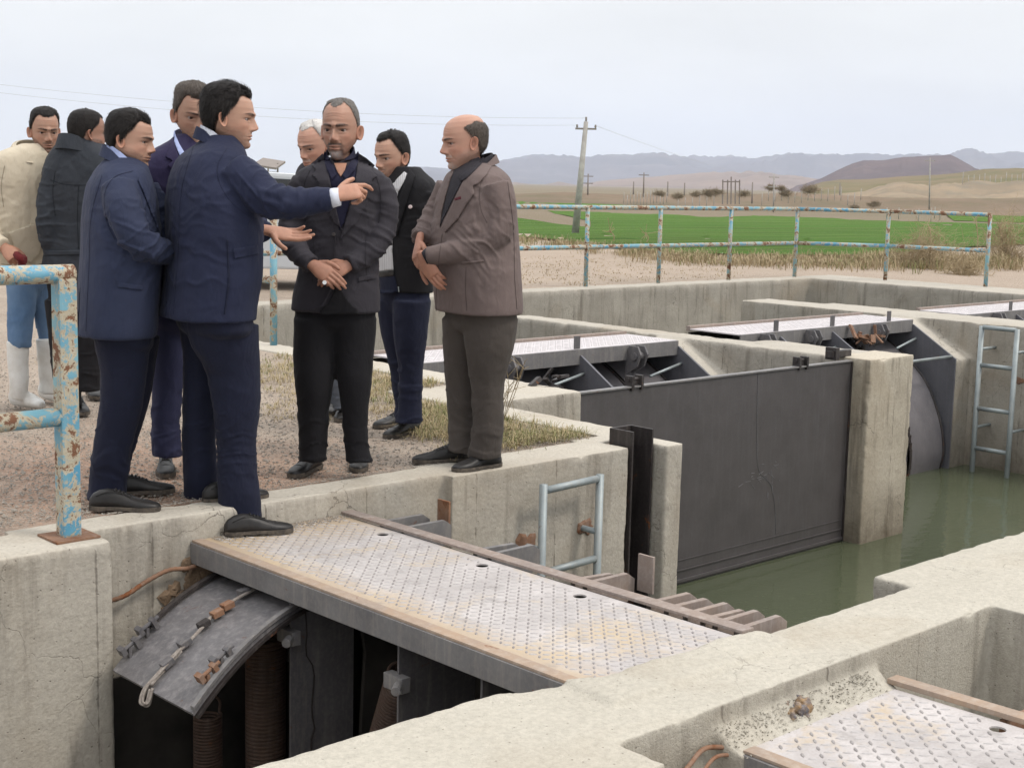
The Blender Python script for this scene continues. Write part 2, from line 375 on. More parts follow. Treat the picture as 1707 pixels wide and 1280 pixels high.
def breaks(lo, hi, extra):
    b = list(np.arange(-2, 24, .5)) + [25, 27, 30, 33, 36, 40, 44, 48, 53, 58, 64, 70, 77, 85, 95, 110, 130, 160, 200, 260, 340, 450, 600, 900, 1400, 2200, 3500, 6000, 9000, 14000, 20000]
    b += [-3, -5, -8, -12, -18, -26, -38, -55, -80, -120, -200, -400, -900, -2200, -6000, -14000, -20000] + extra
    return np.array(sorted(set(q for q in b if lo <= q <= hi)))
xs = breaks(-20000, 20000, [5.9, 6.6, 19.9]); ys = breaks(-20000, 20000, [5.18, 7.0, 13.6, 5.25])
G = MB(); X, Y = np.meshgrid(xs, ys, indexing='ij'); Z = zg(X, Y)
near = np.hypot(X, Y) < 30
Z = Z - .012 + np.where(near, .012 * fbm(np.stack([X * 1.3, Y * 1.3, 0 * X], -1).reshape(-1, 3), 3, 2).reshape(X.shape), 0)
V = np.stack([X, Y, Z], -1).reshape(-1, 3); F = []
for i in range(len(xs) - 1):
    for j in range(len(ys) - 1):
        mx_, my_ = (xs[i] + xs[i + 1]) / 2, (ys[j] + ys[j + 1]) / 2
        if in_pit(mx_, my_) and not (my_ < -2): 
            continue
        a = i * len(ys) + j; F.append((a, a + len(ys), a + len(ys) + 1, a + 1))
G.add(V, F); ground = G.build('ground', M['ground'], smooth=True, fixn=False); tag(ground, kind='structure')
pf = MB().box(-12, 19.2, -1.9, 13.6, -2.5, -2.4); tag(pf.build('pit_floor', M['conc_far']), kind='structure')
wt = MB(); wt.add([(4.0, 2.5, -1.59), (19.2, 2.5, -1.59), (19.2, 13.55, -1.59), (4.0, 13.55, -1.59)], [(0, 1, 2, 3)])
tag(wt.build('water', M['water'], fixn=False), kind='structure')

def sheet(name, poly, mat, up=.04, step=14, wob=1.2, **kw):
    # polygon read off the photograph, laid on the terrain
    P = []
    n = len(poly)
    for i in range(n):
        a, b = np.array(poly[i], float), np.array(poly[(i + 1) % n], float); k = max(1, int(np.linalg.norm(b - a) / step))
        for t in range(k):
            q = a + (b - a) * t / k; q = q + RS.uniform(-wob, wob, 2) * np.array([1, .4]); P.append(q)
    nb = len(P); B = np.array(P); x0, y0 = B.min(0); x1, y1 = B.max(0)
    def inside(x, y):
        c = False
        for i in range(nb):
            xa, ya = B[i]; xb, yb = B[i - 1]
            if (ya > y) != (yb > y) and x < (xb - xa) * (y - ya) / (yb - ya) + xa: c = not c
        return c
    for x in np.arange(x0, x1, step):
        for y in np.arange(y0, y1, step * .35):
            if inside(x, y): P.append(np.array([x, y]))
    r = delaunay_2d_cdt([Vector(p) for p in P], [(i, (i + 1) % nb) for i in range(nb)], [], 1, 1e-4)
    W_ = [gpt(p[0], p[1]) for p in r[0]]; W_ = np.array(W_); W_[:, 2] = zg(W_[:, 0], W_[:, 1]) + up
    m = MB(); m.add(W_, [tuple(f) for f in r[2]]); o = m.build(name, mat, smooth=True, fixn=False)
    bm = bmesh.new(); bm.from_mesh(o.data)
    for f in bm.faces:
        if f.normal.z < 0: f.normal_flip()
    bm.to_mesh(o.data); bm.free(); return o
def mat_field(name, c0, c1, c2):
    m, t, b = newmat(name); g = NG(t); P = g.obj()
    a = g.noise(g.obj((.05, .35, 1), (0, 0, .75)), 1.2, 5, .6); c = g.mix(g.mr(a, .35, .65), c0, c1)
    r = g.noise(g.obj((.02, 1.2, 1), (0, 0, .82)), .8, 4, .6); c = g.mix(g.mr(r, .48, .62, 0, .75), c, c2); r3 = g.noise(g.obj((.03, 2.2, 1), (0, 0, .80)), .6, 3, .6); c = g.mix(g.mr(r3, .52, .60, 0, .6), c, tuple(q * .45 for q in c0))
    f = g.noise(P, 2.5, 6, .7); c = g.mix(g.mr(f, .4, .7, 0, .4), c, tuple(q * .5 for q in c0))
    g.lk(c, b.inputs['Base Color']); b.inputs['Roughness'].default_value = .9; b.inputs['Specular IOR Level'].default_value = .1
    g.bump(g.noise(P, 6, 5, .8), .9, .25, b); return m
M['wheat'] = mat_field('young_wheat', (.072, .165, .022), (.10, .205, .034), (.17, .215, .06))
M['wheat2'] = mat_field('young_wheat_pale', (.10, .20, .02), (.075, .17, .02), (.16, .19, .05))
tag(sheet('wheat_field', [(300, 352), (700, 350), (835, 356), (862, 364), (905, 372), (985, 378), (985, 370), (925, 358), (913, 352), (1050, 354), (1270, 359), (1416, 366), (1576, 371), (1707, 373), (1790, 374), (1790, 412), (1707, 411), (1600, 415), (1500, 424), (1400, 428), (1257, 427), (1112, 424), (1006, 413), (950, 404), (895, 399), (850, 397), (700, 394), (300, 388)], M['wheat']), kind='structure')
tag(sheet('far_wheat_field', [(700, 333), (926, 333), (980, 336), (1030, 339), (1040, 343), (980, 346), (700, 346)], M['wheat'], step=18, wob=.5), kind='structure')
tag(sheet('side_wheat_field', [(1570, 352), (1640, 348), (1707, 346), (1800, 344), (1800, 372), (1707, 371), (1590, 368)], M['wheat2'], wob=.6), kind='structure')
def mat_hill(name, c0, c1, c2, sc):
    m, t, b = newmat(name); g = NG(t); P = g.obj()
    a = g.noise(P, sc, 7, .65); c = g.mix(g.mr(a, .35, .65), c0, c1)
    r = g.noise(g.obj((1, 1, 4)), sc * 3, 6, .7, .3); c = g.mix(g.mr(r, .5, .7, 0, .7), c, c2)
    g.lk(c, b.inputs['Base Color']); b.inputs['Roughness'].default_value = 1; b.inputs['Specular IOR Level'].default_value = .05
    return m
def ridge(name, sil, D, depth, mat, rough, zb=-2.0, nx=260, ny=36, fr=.7, seed=3):
    x = np.linspace(sil[0][0], sil[-1][0], nx); yy = np.interp(x, [s[0] for s in sil], [s[1] for s in sil])
    V = []
    for i in range(nx):
        r = ray(x[i], yy[i]); rn = math.hypot(r[0], r[1]); H = 1.4 + r[2] / rn * D; dx, dy = r[0] / rn, r[1] / rn
        edge = min(1, min(i, nx - 1 - i) / (nx * .04))
        for j in range(ny):
            t = j / (ny - 1) * 2 - 1; d = D + t * depth * (fr if t < 0 else 1)
            pr_ = (1 - abs(t)) ** (1.15 if t < 0 else .8); V.append((dx * d, dy * d, zb + max(0, (H - zb)) * pr_ * edge, pr_))
    V = np.array(V); hh = V[:, 2] - zb; w = 4 * V[:, 3] * (1 - V[:, 3]) + .12
    q = V[:, :3] / (depth * .22); q[:, 2] = 0
    n = 1 - np.abs(fbm(q, 6, seed, .55)) * 2.4
    V[:, 2] = zb - .5 + hh * (1 + rough * (n - .45) * w) 
    F = [(i * ny + j, (i + 1) * ny + j, (i + 1) * ny + j + 1, i * ny + j + 1) for i in range(nx - 1) for j in range(ny - 1)]
    m = MB(); m.add(V[:, :3], F); o = m.build(name, mat, smooth=True); tag(o, kind='structure'); return o
ridge('mountains', [(380, 306), (470, 302), (560, 297), (640, 288), (690, 279), (760, 285), (800, 272), (830, 267), (870, 262), (900, 259), (935, 263), (985, 266), (1010, 262), (1040, 259), (1100, 257), (1140, 259), (1180, 262), (1230, 259), (1257, 262), (1330, 260), (1400, 263), (1500, 266), (1590, 262), (1618, 256), (1640, 261), (1660, 261), (1680, 257), (1760, 257), (1900, 262)], 11500, 3800, mat_hill('far_mountain', (.10, .085, .095), (.05, .045, .055), (.17, .14, .13), .0009), .95, nx=420, ny=60)
ridge('foothills', [(560, 308), (690, 303), (800, 304), (860, 304), (900, 309), (932, 303), (965, 309), (1000, 302), (1060, 297), (1130, 293), (1180, 289), (1257, 287), (1330, 293), (1400, 302), (1450, 308), (1560, 312)], 4600, 1500, mat_hill('foothill', (.26, .195, .16), (.17, .135, .12), (.22, .165, .14), .002), .8, seed=9, ny=44)
ridge('mesa', [(1310, 312), (1340, 307), (1370, 297), (1395, 284), (1420, 273), (1440, 267), (1480, 264), (1505, 259), (1560, 258), (1585, 259), (1600, 266), (1625, 280), (1660, 291), (1707, 300), (1760, 306)], 3000, 900, mat_hill('mesa_rock', (.12, .085, .085), (.085, .064, .068), (.15, .11, .10), .004), .35, seed=14, ny=44)
ridge('hillside', [(1325, 318), (1350, 309), (1370, 303), (1400, 299), (1450, 298), (1500, 294), (1560, 291), (1600, 287), (1640, 281), (1707, 280), (1800, 279), (1900, 284)], 1250, 700, mat_hill('olive_hillside', (.14, .125, .06), (.21, .15, .10), (.09, .10, .04), .008), .3, seed=21, fr=.9)
ridge('earth_mounds', [(1360, 326), (1400, 321), (1440, 318), (1465, 310), (1490, 304), (1520, 303), (1550, 308), (1580, 304), (1620, 300), (1650, 302), (1680, 301), (1707, 303), (1760, 301), (1860, 310)], 420, 190, mat_hill('earth_mound', (.30, .235, .165), (.21, .17, .125), (.17, .16, .13), .035), .9, seed=31, fr=.9)
ridge('brown_rise', [(640, 322), (800, 321), (860, 320), (940, 317), (1040, 321), (1150, 320), (1257, 318), (1330, 318), (1400, 322), (1480, 326), (1600, 327), (1707, 325), (1800, 325)], 300, 90, mat_hill('dry_field', (.21, .155, .115), (.14, .115, .08), (.12, .115, .07), .03), .5, seed=41)

# ------------------------------------------------------------------ concrete
def conc(name, label, build, mat, voxel=.018, chip=.010, cat='concrete wall'):
    mb = MB(); build(mb); me = remesh(mb, voxel); v0 = getv(me); e = edges_of(me)
    v = relax(v0, e, 2, .5); vs_ = v0 * .5 + v * .5; curv = np.linalg.norm(v - v0, axis=1); me.update(); setv(me, v); n = getn(me)
    ed = np.clip(curv / (voxel * .22), 0, 1); ed = relax(np.stack([ed] * 3, 1), e, 2)[:, 0]
    c = np.clip(fbm(v * 13, 3, 4) * 1.4 + .15, 0, 1)
    c2 = np.clip(fbm(v * 5.5, 4, 8) * 2.8 - .62, 0, 1)
    v = vs_ - n * (ed * (c * chip + c2 * chip * 2.8))[:, None] + n * (fbm(v * 9, 3, 6) * .0016)[:, None]
    setv(me, v); o = link(name, me, mat); return tag(o, label, cat)
def b_kerb(m):
    m.box(-1.2, 2.56, 4.93, 5.27, -1.7, 0)
    m.box(2.3, 4.45, 5.13, 5.33, -2.45, 0)
    m.box(4.40, 5.66, 5.06, 5.37, -1.8, 0)
    m.box(5.56, 5.92, 5.27, 5.42, -2.45, 0)
    m.box(5.865, 6.0, 4.97, 5.45, -2.45, 0)
    m.box(5.80, 6.08, 5.35, 6.75, -2.45, 0)
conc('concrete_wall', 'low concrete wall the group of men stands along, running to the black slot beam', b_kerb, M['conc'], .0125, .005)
def b_front(m):
    m.box(-1, 2.80, 2.33, 3.02, -2.45, -.12)
    m.prism([(2.6, 2.6), (3.2, 2.6), (3.2, 2.845), (2.80, 3.02), (2.6, 3.02)], 'z', -2.45, -.12)
    m.box(2.7, 4.86, 2.51, 2.845, -2.45, -.12)
    m.box(4.85, 11, 2.51, 3.02, -2.45, -.12)
    m.box(4.86, 5.4, 0.4, 2.6, -2.45, -.12)
    m.prism([(2.56, -.16), (2.50, -.185), (2.45, -.222), (2.40, -.238), (2.40, -.6), (2.56, -.6)], 'x', 3.22, 4.09)
    m.prism([(3.0, 2.7), (3.9, 2.7), (3.9, 2.86), (3.72, 2.895), (3.55, 2.87), (3.3, 2.90), (3.15, 2.88), (3.02, 2.94)], 'z', -.4, -.102)
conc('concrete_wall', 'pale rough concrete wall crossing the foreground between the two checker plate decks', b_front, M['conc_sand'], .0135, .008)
def b_mid(m):
    m.box(5.86, 6.97, 6.68, 7.46, -2.45, 0)
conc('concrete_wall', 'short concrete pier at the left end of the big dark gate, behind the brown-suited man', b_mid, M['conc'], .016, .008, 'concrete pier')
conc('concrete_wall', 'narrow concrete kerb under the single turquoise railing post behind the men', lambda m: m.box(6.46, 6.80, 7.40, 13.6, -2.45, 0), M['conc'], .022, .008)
def b_w3(m):
    m.box(10.30, 10.62, 8.0, 11.0, -2.45, 0); m.box(10.30, 10.92, 6.9, 8.05, -2.45, 0)
    m.prism([(8.60, -.02), (7.86, -.40), (7.86, -2.45), (8.9, -2.45), (8.9, -.02)], 'x', 10.06, 10.34)
conc('concrete_wall', 'concrete dividing wall between the two rows of curved gates, ending at the square pillar', b_w3, M['conc_far'], .022, .008)
conc('concrete_pillar', 'square concrete pillar standing in the green water at the right end of the big dark gate', lambda m: m.box(10.33, 11.02, 6.57, 6.97, -2.45, 0), M['conc_pill'], .016, .014, 'pillar')
def b_w4(m):
    m.box(14.42, 15.2, 2.9, 10.25, -2.45, 0); m.box(14.42, 15.0, 10.2, 11.1, -2.45, 0)
    m.prism([(8.62, -.02), (7.88, -.40), (7.88, -2.45), (9.0, -2.45), (9.0, -.02)], 'x', 14.07, 14.5)
conc('concrete_wall', 'stained concrete wall carrying the tall pipe ladder at the right edge', b_w4, M['conc_far'], .025, .010)
def b_back(m):
    m.box(6.6, 20.3, 13.42, 13.82, -2.45, 0); m.box(19.2, 20.32, 3.9, 13.6, -2.45, 0)
conc('concrete_wall', 'long concrete basin wall at the back under the blue pipe railing', b_back, M['conc_far'], .035, .010)
# broken corner with a rusty bar, under the deck end
mb = MB()
for k in range(26):
    c = np.array([2.93 + RS.uniform(-.07, .17), 5.125, -.33 + RS.uniform(-.12, .14)]); r = RS.uniform(.02, .05)
    v = RS.normal(size=(14, 3)); v /= np.linalg.norm(v, axis=1)[:, None]; v = c + v * r * np.array([1, .35, 1]) * RS.uniform(.7, 1.2, (14, 1))
    bm = bmesh.new(); [bm.verts.new(q) for q in v]; bmesh.ops.convex_hull(bm, input=bm.verts); bm.verts.index_update()
    used = [x for x in bm.verts if x.link_faces]; idx = {x: i for i, x in enumerate(used)}
    mb.add([tuple(x.co) for x in used], [[idx[w] for w in f.verts] for f in bm.faces]); bm.free()
M['broken'] = mat_simple('broken_brown_concrete', (.23, .16, .105), .95, (.13, .09, .06), 14, .8, bscale=40, bdist=.01)
tag(mb.build('broken_concrete', M['broken']), 'crumbled brown patch of broken concrete where the rusty bar enters the wall', 'rubble')
P = catmull([(2.60, 5.115, -.30), (2.68, 5.075, -.275), (2.78, 5.08, -.235), (2.88, 5.08, -.205), (2.97, 5.09, -.215), (3.02, 5.10, -.215)], 8)
rr = .0085 + .0018 * (np.arange(len(P)) % 2)
tag(MB().tube(P, rr, 10).build('reinforcing_bar', M['rust'], smooth=True), 'bent rusty reinforcing bar lying across the wall left of the deck', 'steel bar')

# ------------------------------------------------------------------ decks of checker plate and their gates
def studs(mb, x0, x1, y0, y1, z, p=.036, mi=0, ang=.785, skip=None, h=.0028, two=False):
    i = 0
    for a in np.arange(x0 + p / 2, x1, p * .75):
        i += 1
        for j, b_ in enumerate(np.arange(y0 + p / 2, y1, p * .75)):
            if skip and skip(a, b_): continue
            if hash3(np.array([i]), np.array([j]), np.array([3]), 1)[0] < .06: continue
            t = (ang if (i + j) % 2 else -ang); c, s = math.cos(t), math.sin(t); l, w = p * .36, p * .11
            q = [(l, 0, 0), (l * .35, w, 0), (-l * .35, w, 0), (-l, 0, 0), (-l * .35, -w, 0), (l * .35, -w, 0)]
            v = [(a + u * c - v_ * s, b_ + u * s + v_ * c, z) for u, v_, _ in q] + [(a + u * .7 * c - v_ * .5 * s, b_ + u * .7 * s + v_ * .5 * c, z + h) for u, v_, _ in q]
            mb.add(v, [(6, 7, 8, 9, 10, 11)] + [(k, (k + 1) % 6, 6 + (k + 1) % 6, 6 + k) for k in range(6)], mi + (0 if (i + j) % 2 else 1) if two else mi)
def dusty_deck(name, x0, x1, y0, y1, z, holes, parent, ang=.785, p=.041):
    mb = MB(); nh = 20; hr = .026
    # plate with drilled holes: strips of cells, holes cut as rings
    bm = bmesh.new()
    P = [(x0, y0), (x1, y0), (x1, y1), (x0, y1)]; ed = [(0, 1), (1, 2), (2, 3), (3, 0)]; pts = list(P)
    for hx, hy in holes:
        k = len(pts); pts += [(hx + hr * math.cos(t), hy + hr * math.sin(t)) for t in np.linspace(0, 2 * np.pi, nh, endpoint=False)]; ed += [(k + i, k + (i + 1) % nh) for i in range(nh)]
    for a in np.arange(x0 + .1, x1, .1):
        for b_ in np.arange(y0 + .1, y1, .1):
            if all(math.hypot(a - hx, b_ - hy) > .06 for hx, hy in holes): pts.append((a, b_))
    r = delaunay_2d_cdt([Vector(q) for q in pts], ed, [], 1, 1e-5); vs = r[0]
    fs = [f for f in r[2] if all(math.hypot(sum(vs[i][0] for i in f) / 3 - hx, sum(vs[i][1] for i in f) / 3 - hy) > hr * .98 for hx, hy in holes)]
    n = len(vs); wav = lambda q: .003 * math.sin(q[0] * 5 + q[1] * 3)
    mb.add([(q[0], q[1], z + wav(q) * 0) for q in vs] + [(q[0], q[1], z - .006) for q in vs], [tuple(f) for f in fs] + [tuple(i + n for i in f[::-1]) for f in fs])
    rim = {}
    for f in fs:
        for i in range(3):
            e_ = (f[i], f[(i + 1) % 3]); rim[e_] = rim.get(e_, 0) + 1
    mb.add([(q[0], q[1], z) for q in vs] + [(q[0], q[1], z - .006) for q in vs], [(b_, a, a + n, b_ + n) for a, b_ in rim if (b_, a) not in rim])
    studs(mb, x0 + .03, x1 - .03, y0 + .02, y1 - .02, z, p, 1, ang, lambda a, b_: any(math.hypot(a - hx, b_ - hy) < .045 for hx, hy in holes), two=True)
    o = mb.build(name, [M['plate'], M['lug'], M['lug2']], parent, fixn=False); return o
R0 = Vector((3.4, 3.95, -.12))
def root(name, loc, label, cat, group=None): return empty(name, loc, label, cat, group)
deck = root('gate_deck', R0, 'long checker plate deck with three round holes that the pointing man steps onto', 'steel deck')
obs = [dusty_deck('deck_plate', 3.07, 3.79, 2.86, 5.125, -.112, [(3.715, 4.726), (3.715, 4.085), (3.715, 3.542)], None)]
obs.append(MB().box(3.018, 3.07, 2.85, 5.125, -.118, -.108).build('edge_strip', M['ruststrip'], bevel=.002))
mb = MB().box(3.01, 3.03, 2.845, 5.125, -.205, -.1185).box(3.03, 3.08, 2.845, 5.125, -.205, -.197); obs.append(mb.build('edge_channel', M['steel_lt'], bevel=.002))
obs.append(MB().obox((3.828, 3.99, -.100), (.032, 0, 0), (-.012, 1.13, 0), (0, 0, .006)).build('flat_bar', M['wood'], bevel=.003))
for y in (4.92, 4.77, 4.29, 4.20, 3.72, 3.655, 3.33, 3.245, 3.155, 3.075, 3.02, 2.925):
    k = RS.uniform(-.015, .015)
    o = MB().prism([(3.86, -.30), (3.86, -.112), (4.085 + k, -.118 + k * .5), (4.125 + k, -.145 + k * .5), (4.125 + k, -.20), (4.0, -.30)], 'y', y - .012, y + .012); obs.append(o.build('rib', M['steel_lt'] if y > 4 else M['wood'], bevel=.002))
for y in (4.83, 3.60):
    o = MB().obox((4.15, y, -.115), (.006, 0, 0), (0, .040, 0), (0, 0, .075)); obs.append(o.build('lifting_tab', M['rust'] if y > 4 else M['wood'], bevel=.002))
# underside: webs between the bays, and the sheets coloured dark for the deep shade
for y, xx in ((4.46, 3.36), (3.79, 3.42), (3.35, 3.42)):
    o = MB().box(3.055, xx, y - .005, y + .005, -2.3, -.21); obs.append(o.build('bay_web', M['steel'], bevel=.001))
    o = MB().obox((3.05, y, -.36), (.02, 0, 0), (0, .052, 0), (0, 0, .028)).tube([(3.02, y - .045, -.355), (2.985, y - .075, -.36)], .018, 10); obs.append(o.build('clamp_block', M['steel_lt'], bevel=.003))
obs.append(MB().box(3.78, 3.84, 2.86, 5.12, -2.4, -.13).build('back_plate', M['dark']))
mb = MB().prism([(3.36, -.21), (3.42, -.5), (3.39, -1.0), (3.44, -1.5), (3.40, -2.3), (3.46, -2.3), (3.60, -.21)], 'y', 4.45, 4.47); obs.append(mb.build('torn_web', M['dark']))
zz = np.linspace(-.24, -1.5, 30); P = np.stack([3.13 + .03 * (zz < -.5) + RS.uniform(-.008, .008, 30), np.full(30, 4.4535), zz], 1); obs.append(MB().tube(P, np.interp(zz, [-1.5, -.24], [.007, .003]), 5).build('crack', M['black']))
adopt(deck, *obs)
# raised curved shutter
M['rope'] = mat_simple('frayed_rope', (.30, .27, .24), .95, (.2, .17, .15), 80, .6, bscale=200)
def arc(a, b, sag, n=16):
    a, b = np.array(a, float), np.array(b, float); c = b - a; nn = np.array([-c[1], c[0]]) / np.linalg.norm(c); nn = nn if nn[1] > 0 else -nn
    t = np.linspace(0, 1, n)[:, None]; return a + c * t + nn * (4 * sag * t * (1 - t))
A = arc((2.50, -.478), (3.20, -.245), .058)
sh = root('curved_shutter', (2.9, 4.74, -.3), 'grey curved steel shutter swung out under the near deck, with a rope along its middle', 'shutter')
obs = []
mb = MB(); n = len(A); 
SKW = lambda x, y: y - .20 * max(0, min(1, (3.1 - x) / .6))
V = [(x, SKW(x, y), z) for y in (4.45, 5.035) for x, z in A] + [(x + .006, SKW(x, y), z - .011) for y in (4.45, 5.035) for x, z in A]
F = [(i, i + 1, n + i + 1, n + i) for i in range(n - 1)] + [(2 * n + i + 1, 2 * n + i, 3 * n + i, 3 * n + i + 1) for i in range(n - 1)]
F += [(i + 1, i, 2 * n + i, 2 * n + i + 1) for i in range(n - 1)] + [(n + i, n + i + 1, 3 * n + i + 1, 3 * n + i) for i in range(n - 1)] + [(0, n, 3 * n, 2 * n), (n - 1, 3 * n - 1, 4 * n - 1, 2 * n - 1)]
M['shutter'] = mat_paint('scuffed_shutter_paint', (.155, .15, .155), (.105, .10, .105), .45, .05, .2, dust=.6, dustcol=(.32, .30, .30))
mb.add(V, F); obs.append(mb.build('skin_plate', M['shutter'], smooth=False))
for y, t0, mt in ((4.452, 0, 'steel_lt'), (5.02, 4, 'black')):
    P = [(x, y, z + .012) for x, z in A[t0:]]; V = []
    for x, yy_, z in P: yy_ = SKW(x, yy_); V += [(x, yy_ - .012, z), (x, yy_ + .012, z), (x, yy_ + .012, z + .014), (x, yy_ - .012, z + .014)]
    q = len(P); F = [(4 * i + a, 4 * i + (a + 1) % 4, 4 * i + 4 + (a + 1) % 4, 4 * i + 4 + a) for i in range(q - 1) for a in range(4)] + [(0, 3, 2, 1), (4 * q - 4, 4 * q - 3, 4 * q - 2, 4 * q - 1)]
    m2 = MB(); m2.add(V, F); obs.append(m2.build('seal_strip', M[mt]))
    m2 = MB(); m2.add([(x + .02, y_, z - .035) for (x, y_, z) in V], F); obs.append(m2.build('side_flange', M['black']))
P = catmull([(x, SKW(x, 4.74) + .012 * math.sin(i * 1.9), z + .022) for i, (x, z) in enumerate(A[::2])], 6)
obs.append(MB().tube(P, .007, 8).build('pull_cable', M['rope'], smooth=True))
def onarc(t): return np.array([np.interp(t, np.linspace(0, 1, n), A[:, 0]), np.interp(t, np.linspace(0, 1, n), A[:, 1])])
for t, w_, mt in ((.13, .022, 'steel'), (.27, .024, 'steel'), (.42, .02, 'black'), (.52, .022, 'rust'), (.60, .024, 'rust'), (.75, .022, 'steel'), (.9, .02, 'steel')):
    x, z = onarc(t); x2, z2 = onarc(min(1, t + .09)); dx = np.array([x2 - x, 0, z2 - z]) * .36; w_ *= .8
    obs.append(MB().obox((x, SKW(x, 4.74) + RS.uniform(-.01, .01), z + .026), dx, (0, w_, 0), np.array([-dx[2], 0, dx[0]]) / np.linalg.norm(dx) * .012).build('cable_cleat', M[mt], bevel=.003))
P = catmull([(2.64, 4.575, -.36), (2.58, 4.565, -.40), (2.52, 4.555, -.44), (2.485, 4.56, -.475), (2.465, 4.55, -.515), (2.48, 4.535, -.52), (2.50, 4.54, -.47)], 8)
m2 = MB(); 
for k in range(4): m2.tube(P + np.array([.006 * math.cos(k * 1.6), .007 * math.sin(k * 1.6), .004 * k - .006]), .0055, 7)
obs.append(m2.build('rope_loop', M['rope'], smooth=True))
for y0_, ts in ((4.485, (.16, .27)), (5.0, (.10, .24))):
    for t in ts:
        x, z = onarc(t); x2, z2 = onarc(t + .05); y = SKW(x, y0_)
        b_ = MB().tube([(x - .028, y, z + .028), (x + .05, y, z + .072)], .008, 8).obox((x - .03, y, z + .028), (.008, 0, .006), (0, .02, 0), (-.008, 0, .014)).obox((x + .03, y, z + .05), (.007, 0, .006), (0, .018, 0), (-.01, 0, .018)).obox((x + .0, y, z + .018), (.006, 0, 0), (0, .010, 0), (0, 0, .018))
        obs.append(b_.build('clamp_bolt', M['rust'] if (y0_ < 4.6 and t < .2) else M['steel']))
adopt(sh, *obs)
A2 = arc((2.86, -.93), (3.28, -.40), .05)
mb = MB(); V = [(x, y, z) for y in (4.0, 4.98) for x, z in A2] + [(x + .02, y, z - .02) for y in (4.0, 4.98) for x, z in A2]; F = [(i, i + 1, n + i + 1, n + i) for i in range(n - 1)] + [(2 * n + i + 1, 2 * n + i, 3 * n + i, 3 * n + i + 1) for i in range(n - 1)] + [(i + 1, i, 2 * n + i, 2 * n + i + 1) for i in range(n - 1)] + [(n + i, n + i + 1, 3 * n + i + 1, 3 * n + i) for i in range(n - 1)]
mb.add(V, F)
tag(MB().box(2.575, 3.3, 5.10, 5.115, -2.4, -.62).box(3.3, 3.36, 4.5, 5.1, -2.4, -.62).build('pit_shade_sheet', M['dark']), 'dark added sheet for the shade and stains on the pit wall under the curved shutter', 'shade sheet')  # added sheet, coloured dark for the shade and stains on the wall
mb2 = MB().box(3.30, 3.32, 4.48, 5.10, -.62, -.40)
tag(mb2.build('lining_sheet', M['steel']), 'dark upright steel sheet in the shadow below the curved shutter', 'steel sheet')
M['springrust'] = mat_paint('dark_spring_rust', (.085, .050, .035), (.055, .033, .025), .8, .1, dust=.15)
def coil(name, c0, c1, R_, wr, turns, label, mat):
    c0, c1 = np.array(c0, float), np.array(c1, float); ax = c1 - c0; Lh = np.linalg.norm(ax); ax = ax / Lh; s = np.cross(ax, [0, 1, .1]); s /= np.linalg.norm(s); b_ = np.cross(ax, s)
    t = np.linspace(0, 1, turns * 18); P = c0 + np.outer(t * Lh, ax) + R_ * (np.outer(np.cos(t * turns * 2 * np.pi), s) + np.outer(np.sin(t * turns * 2 * np.pi), b_))
    hook = catmull([P[0] + np.array([0, 0, .10]) - s * R_, P[0] + np.array([0, 0, .05]), P[0]], 5)[:-1]
    o = MB().tube(np.vstack([hook, P]), wr, 7).build(name, mat, smooth=True); return tag(o, label, 'spring', 'coil springs under the near deck')
coil('coil_spring', (3.2, 4.85, -.50), (3.2, 4.85, -1.75), .078, .0085, 74, 'upright rusty coil spring right of the curved shutter, the fullest in view', M['springrust'])
coil('coil_spring', (2.97, 4.93, -.80), (2.97, 4.93, -1.30), .055, .006, 36, 'darker coil spring hanging low beneath the curved shutter', M['springrust'])
coil('coil_spring', (3.24, 3.98, -.42), (3.40, 4.42, -1.15), .062, .0075, 46, 'slanted coil spring in the dark bay beside the second web', M['springrust'])
tag(MB().tube([(2.97, 4.93, -1.28), (2.97, 4.93, -1.34), (2.97, 4.93, -1.35), (2.97, 4.93, -2.4)], [.06, .06, .075, .07], 16).build('spring_post', M['black'], smooth=False), 'black post under the low hanging coil spring', 'post')

# bottom right deck
d4 = root('gate_deck', (3.7, 1.8, -.24), 'second checker plate deck cut by the lower right corner of the picture', 'steel deck'); obs = []
obs.append(dusty_deck('deck_plate', 3.30, 4.06, .6, 2.415, -.232, [(3.994, 2.013)], None, p=.052))
obs.append(MB().box(3.245, 3.30, .6, 2.415, -.238, -.228).build('edge_strip', M['ruststrip'], bevel=.002))
obs.append(MB().box(3.235, 3.26, .6, 2.415, -.34, -.2385).build('edge_channel', M['steel_lt'], bevel=.002))
obs.append(MB().obox((4.105, 1.52, -.215), (.030, 0, 0), (-.01, .93, 0), (0, 0, .009)).build('flat_bar', M['ruststrip'], bevel=.003))
for y in (2.05, 1.93): obs.append(MB().prism([(4.1, -.5), (4.1, -.24), (4.33, -.25), (4.37, -.29), (4.37, -.5)], 'y', y - .012, y + .012).build('rib', M['rust'], bevel=.002))
adopt(d4, *obs)
P = catmull([(2.87, 2.36, -.30), (2.95, 2.42, -.255), (3.06, 2.46, -.235), (3.16, 2.49, -.225), (3.24, 2.47, -.235)], 8)
tag(MB().tube(P, .0075, 10).tube(P + np.array([.02, -.03, -.02]), .006, 8).build('reinforcing_bar', M['rust'], smooth=True), 'rusty bars curling out of the wall at the bottom edge beside the lower right deck', 'steel bar')
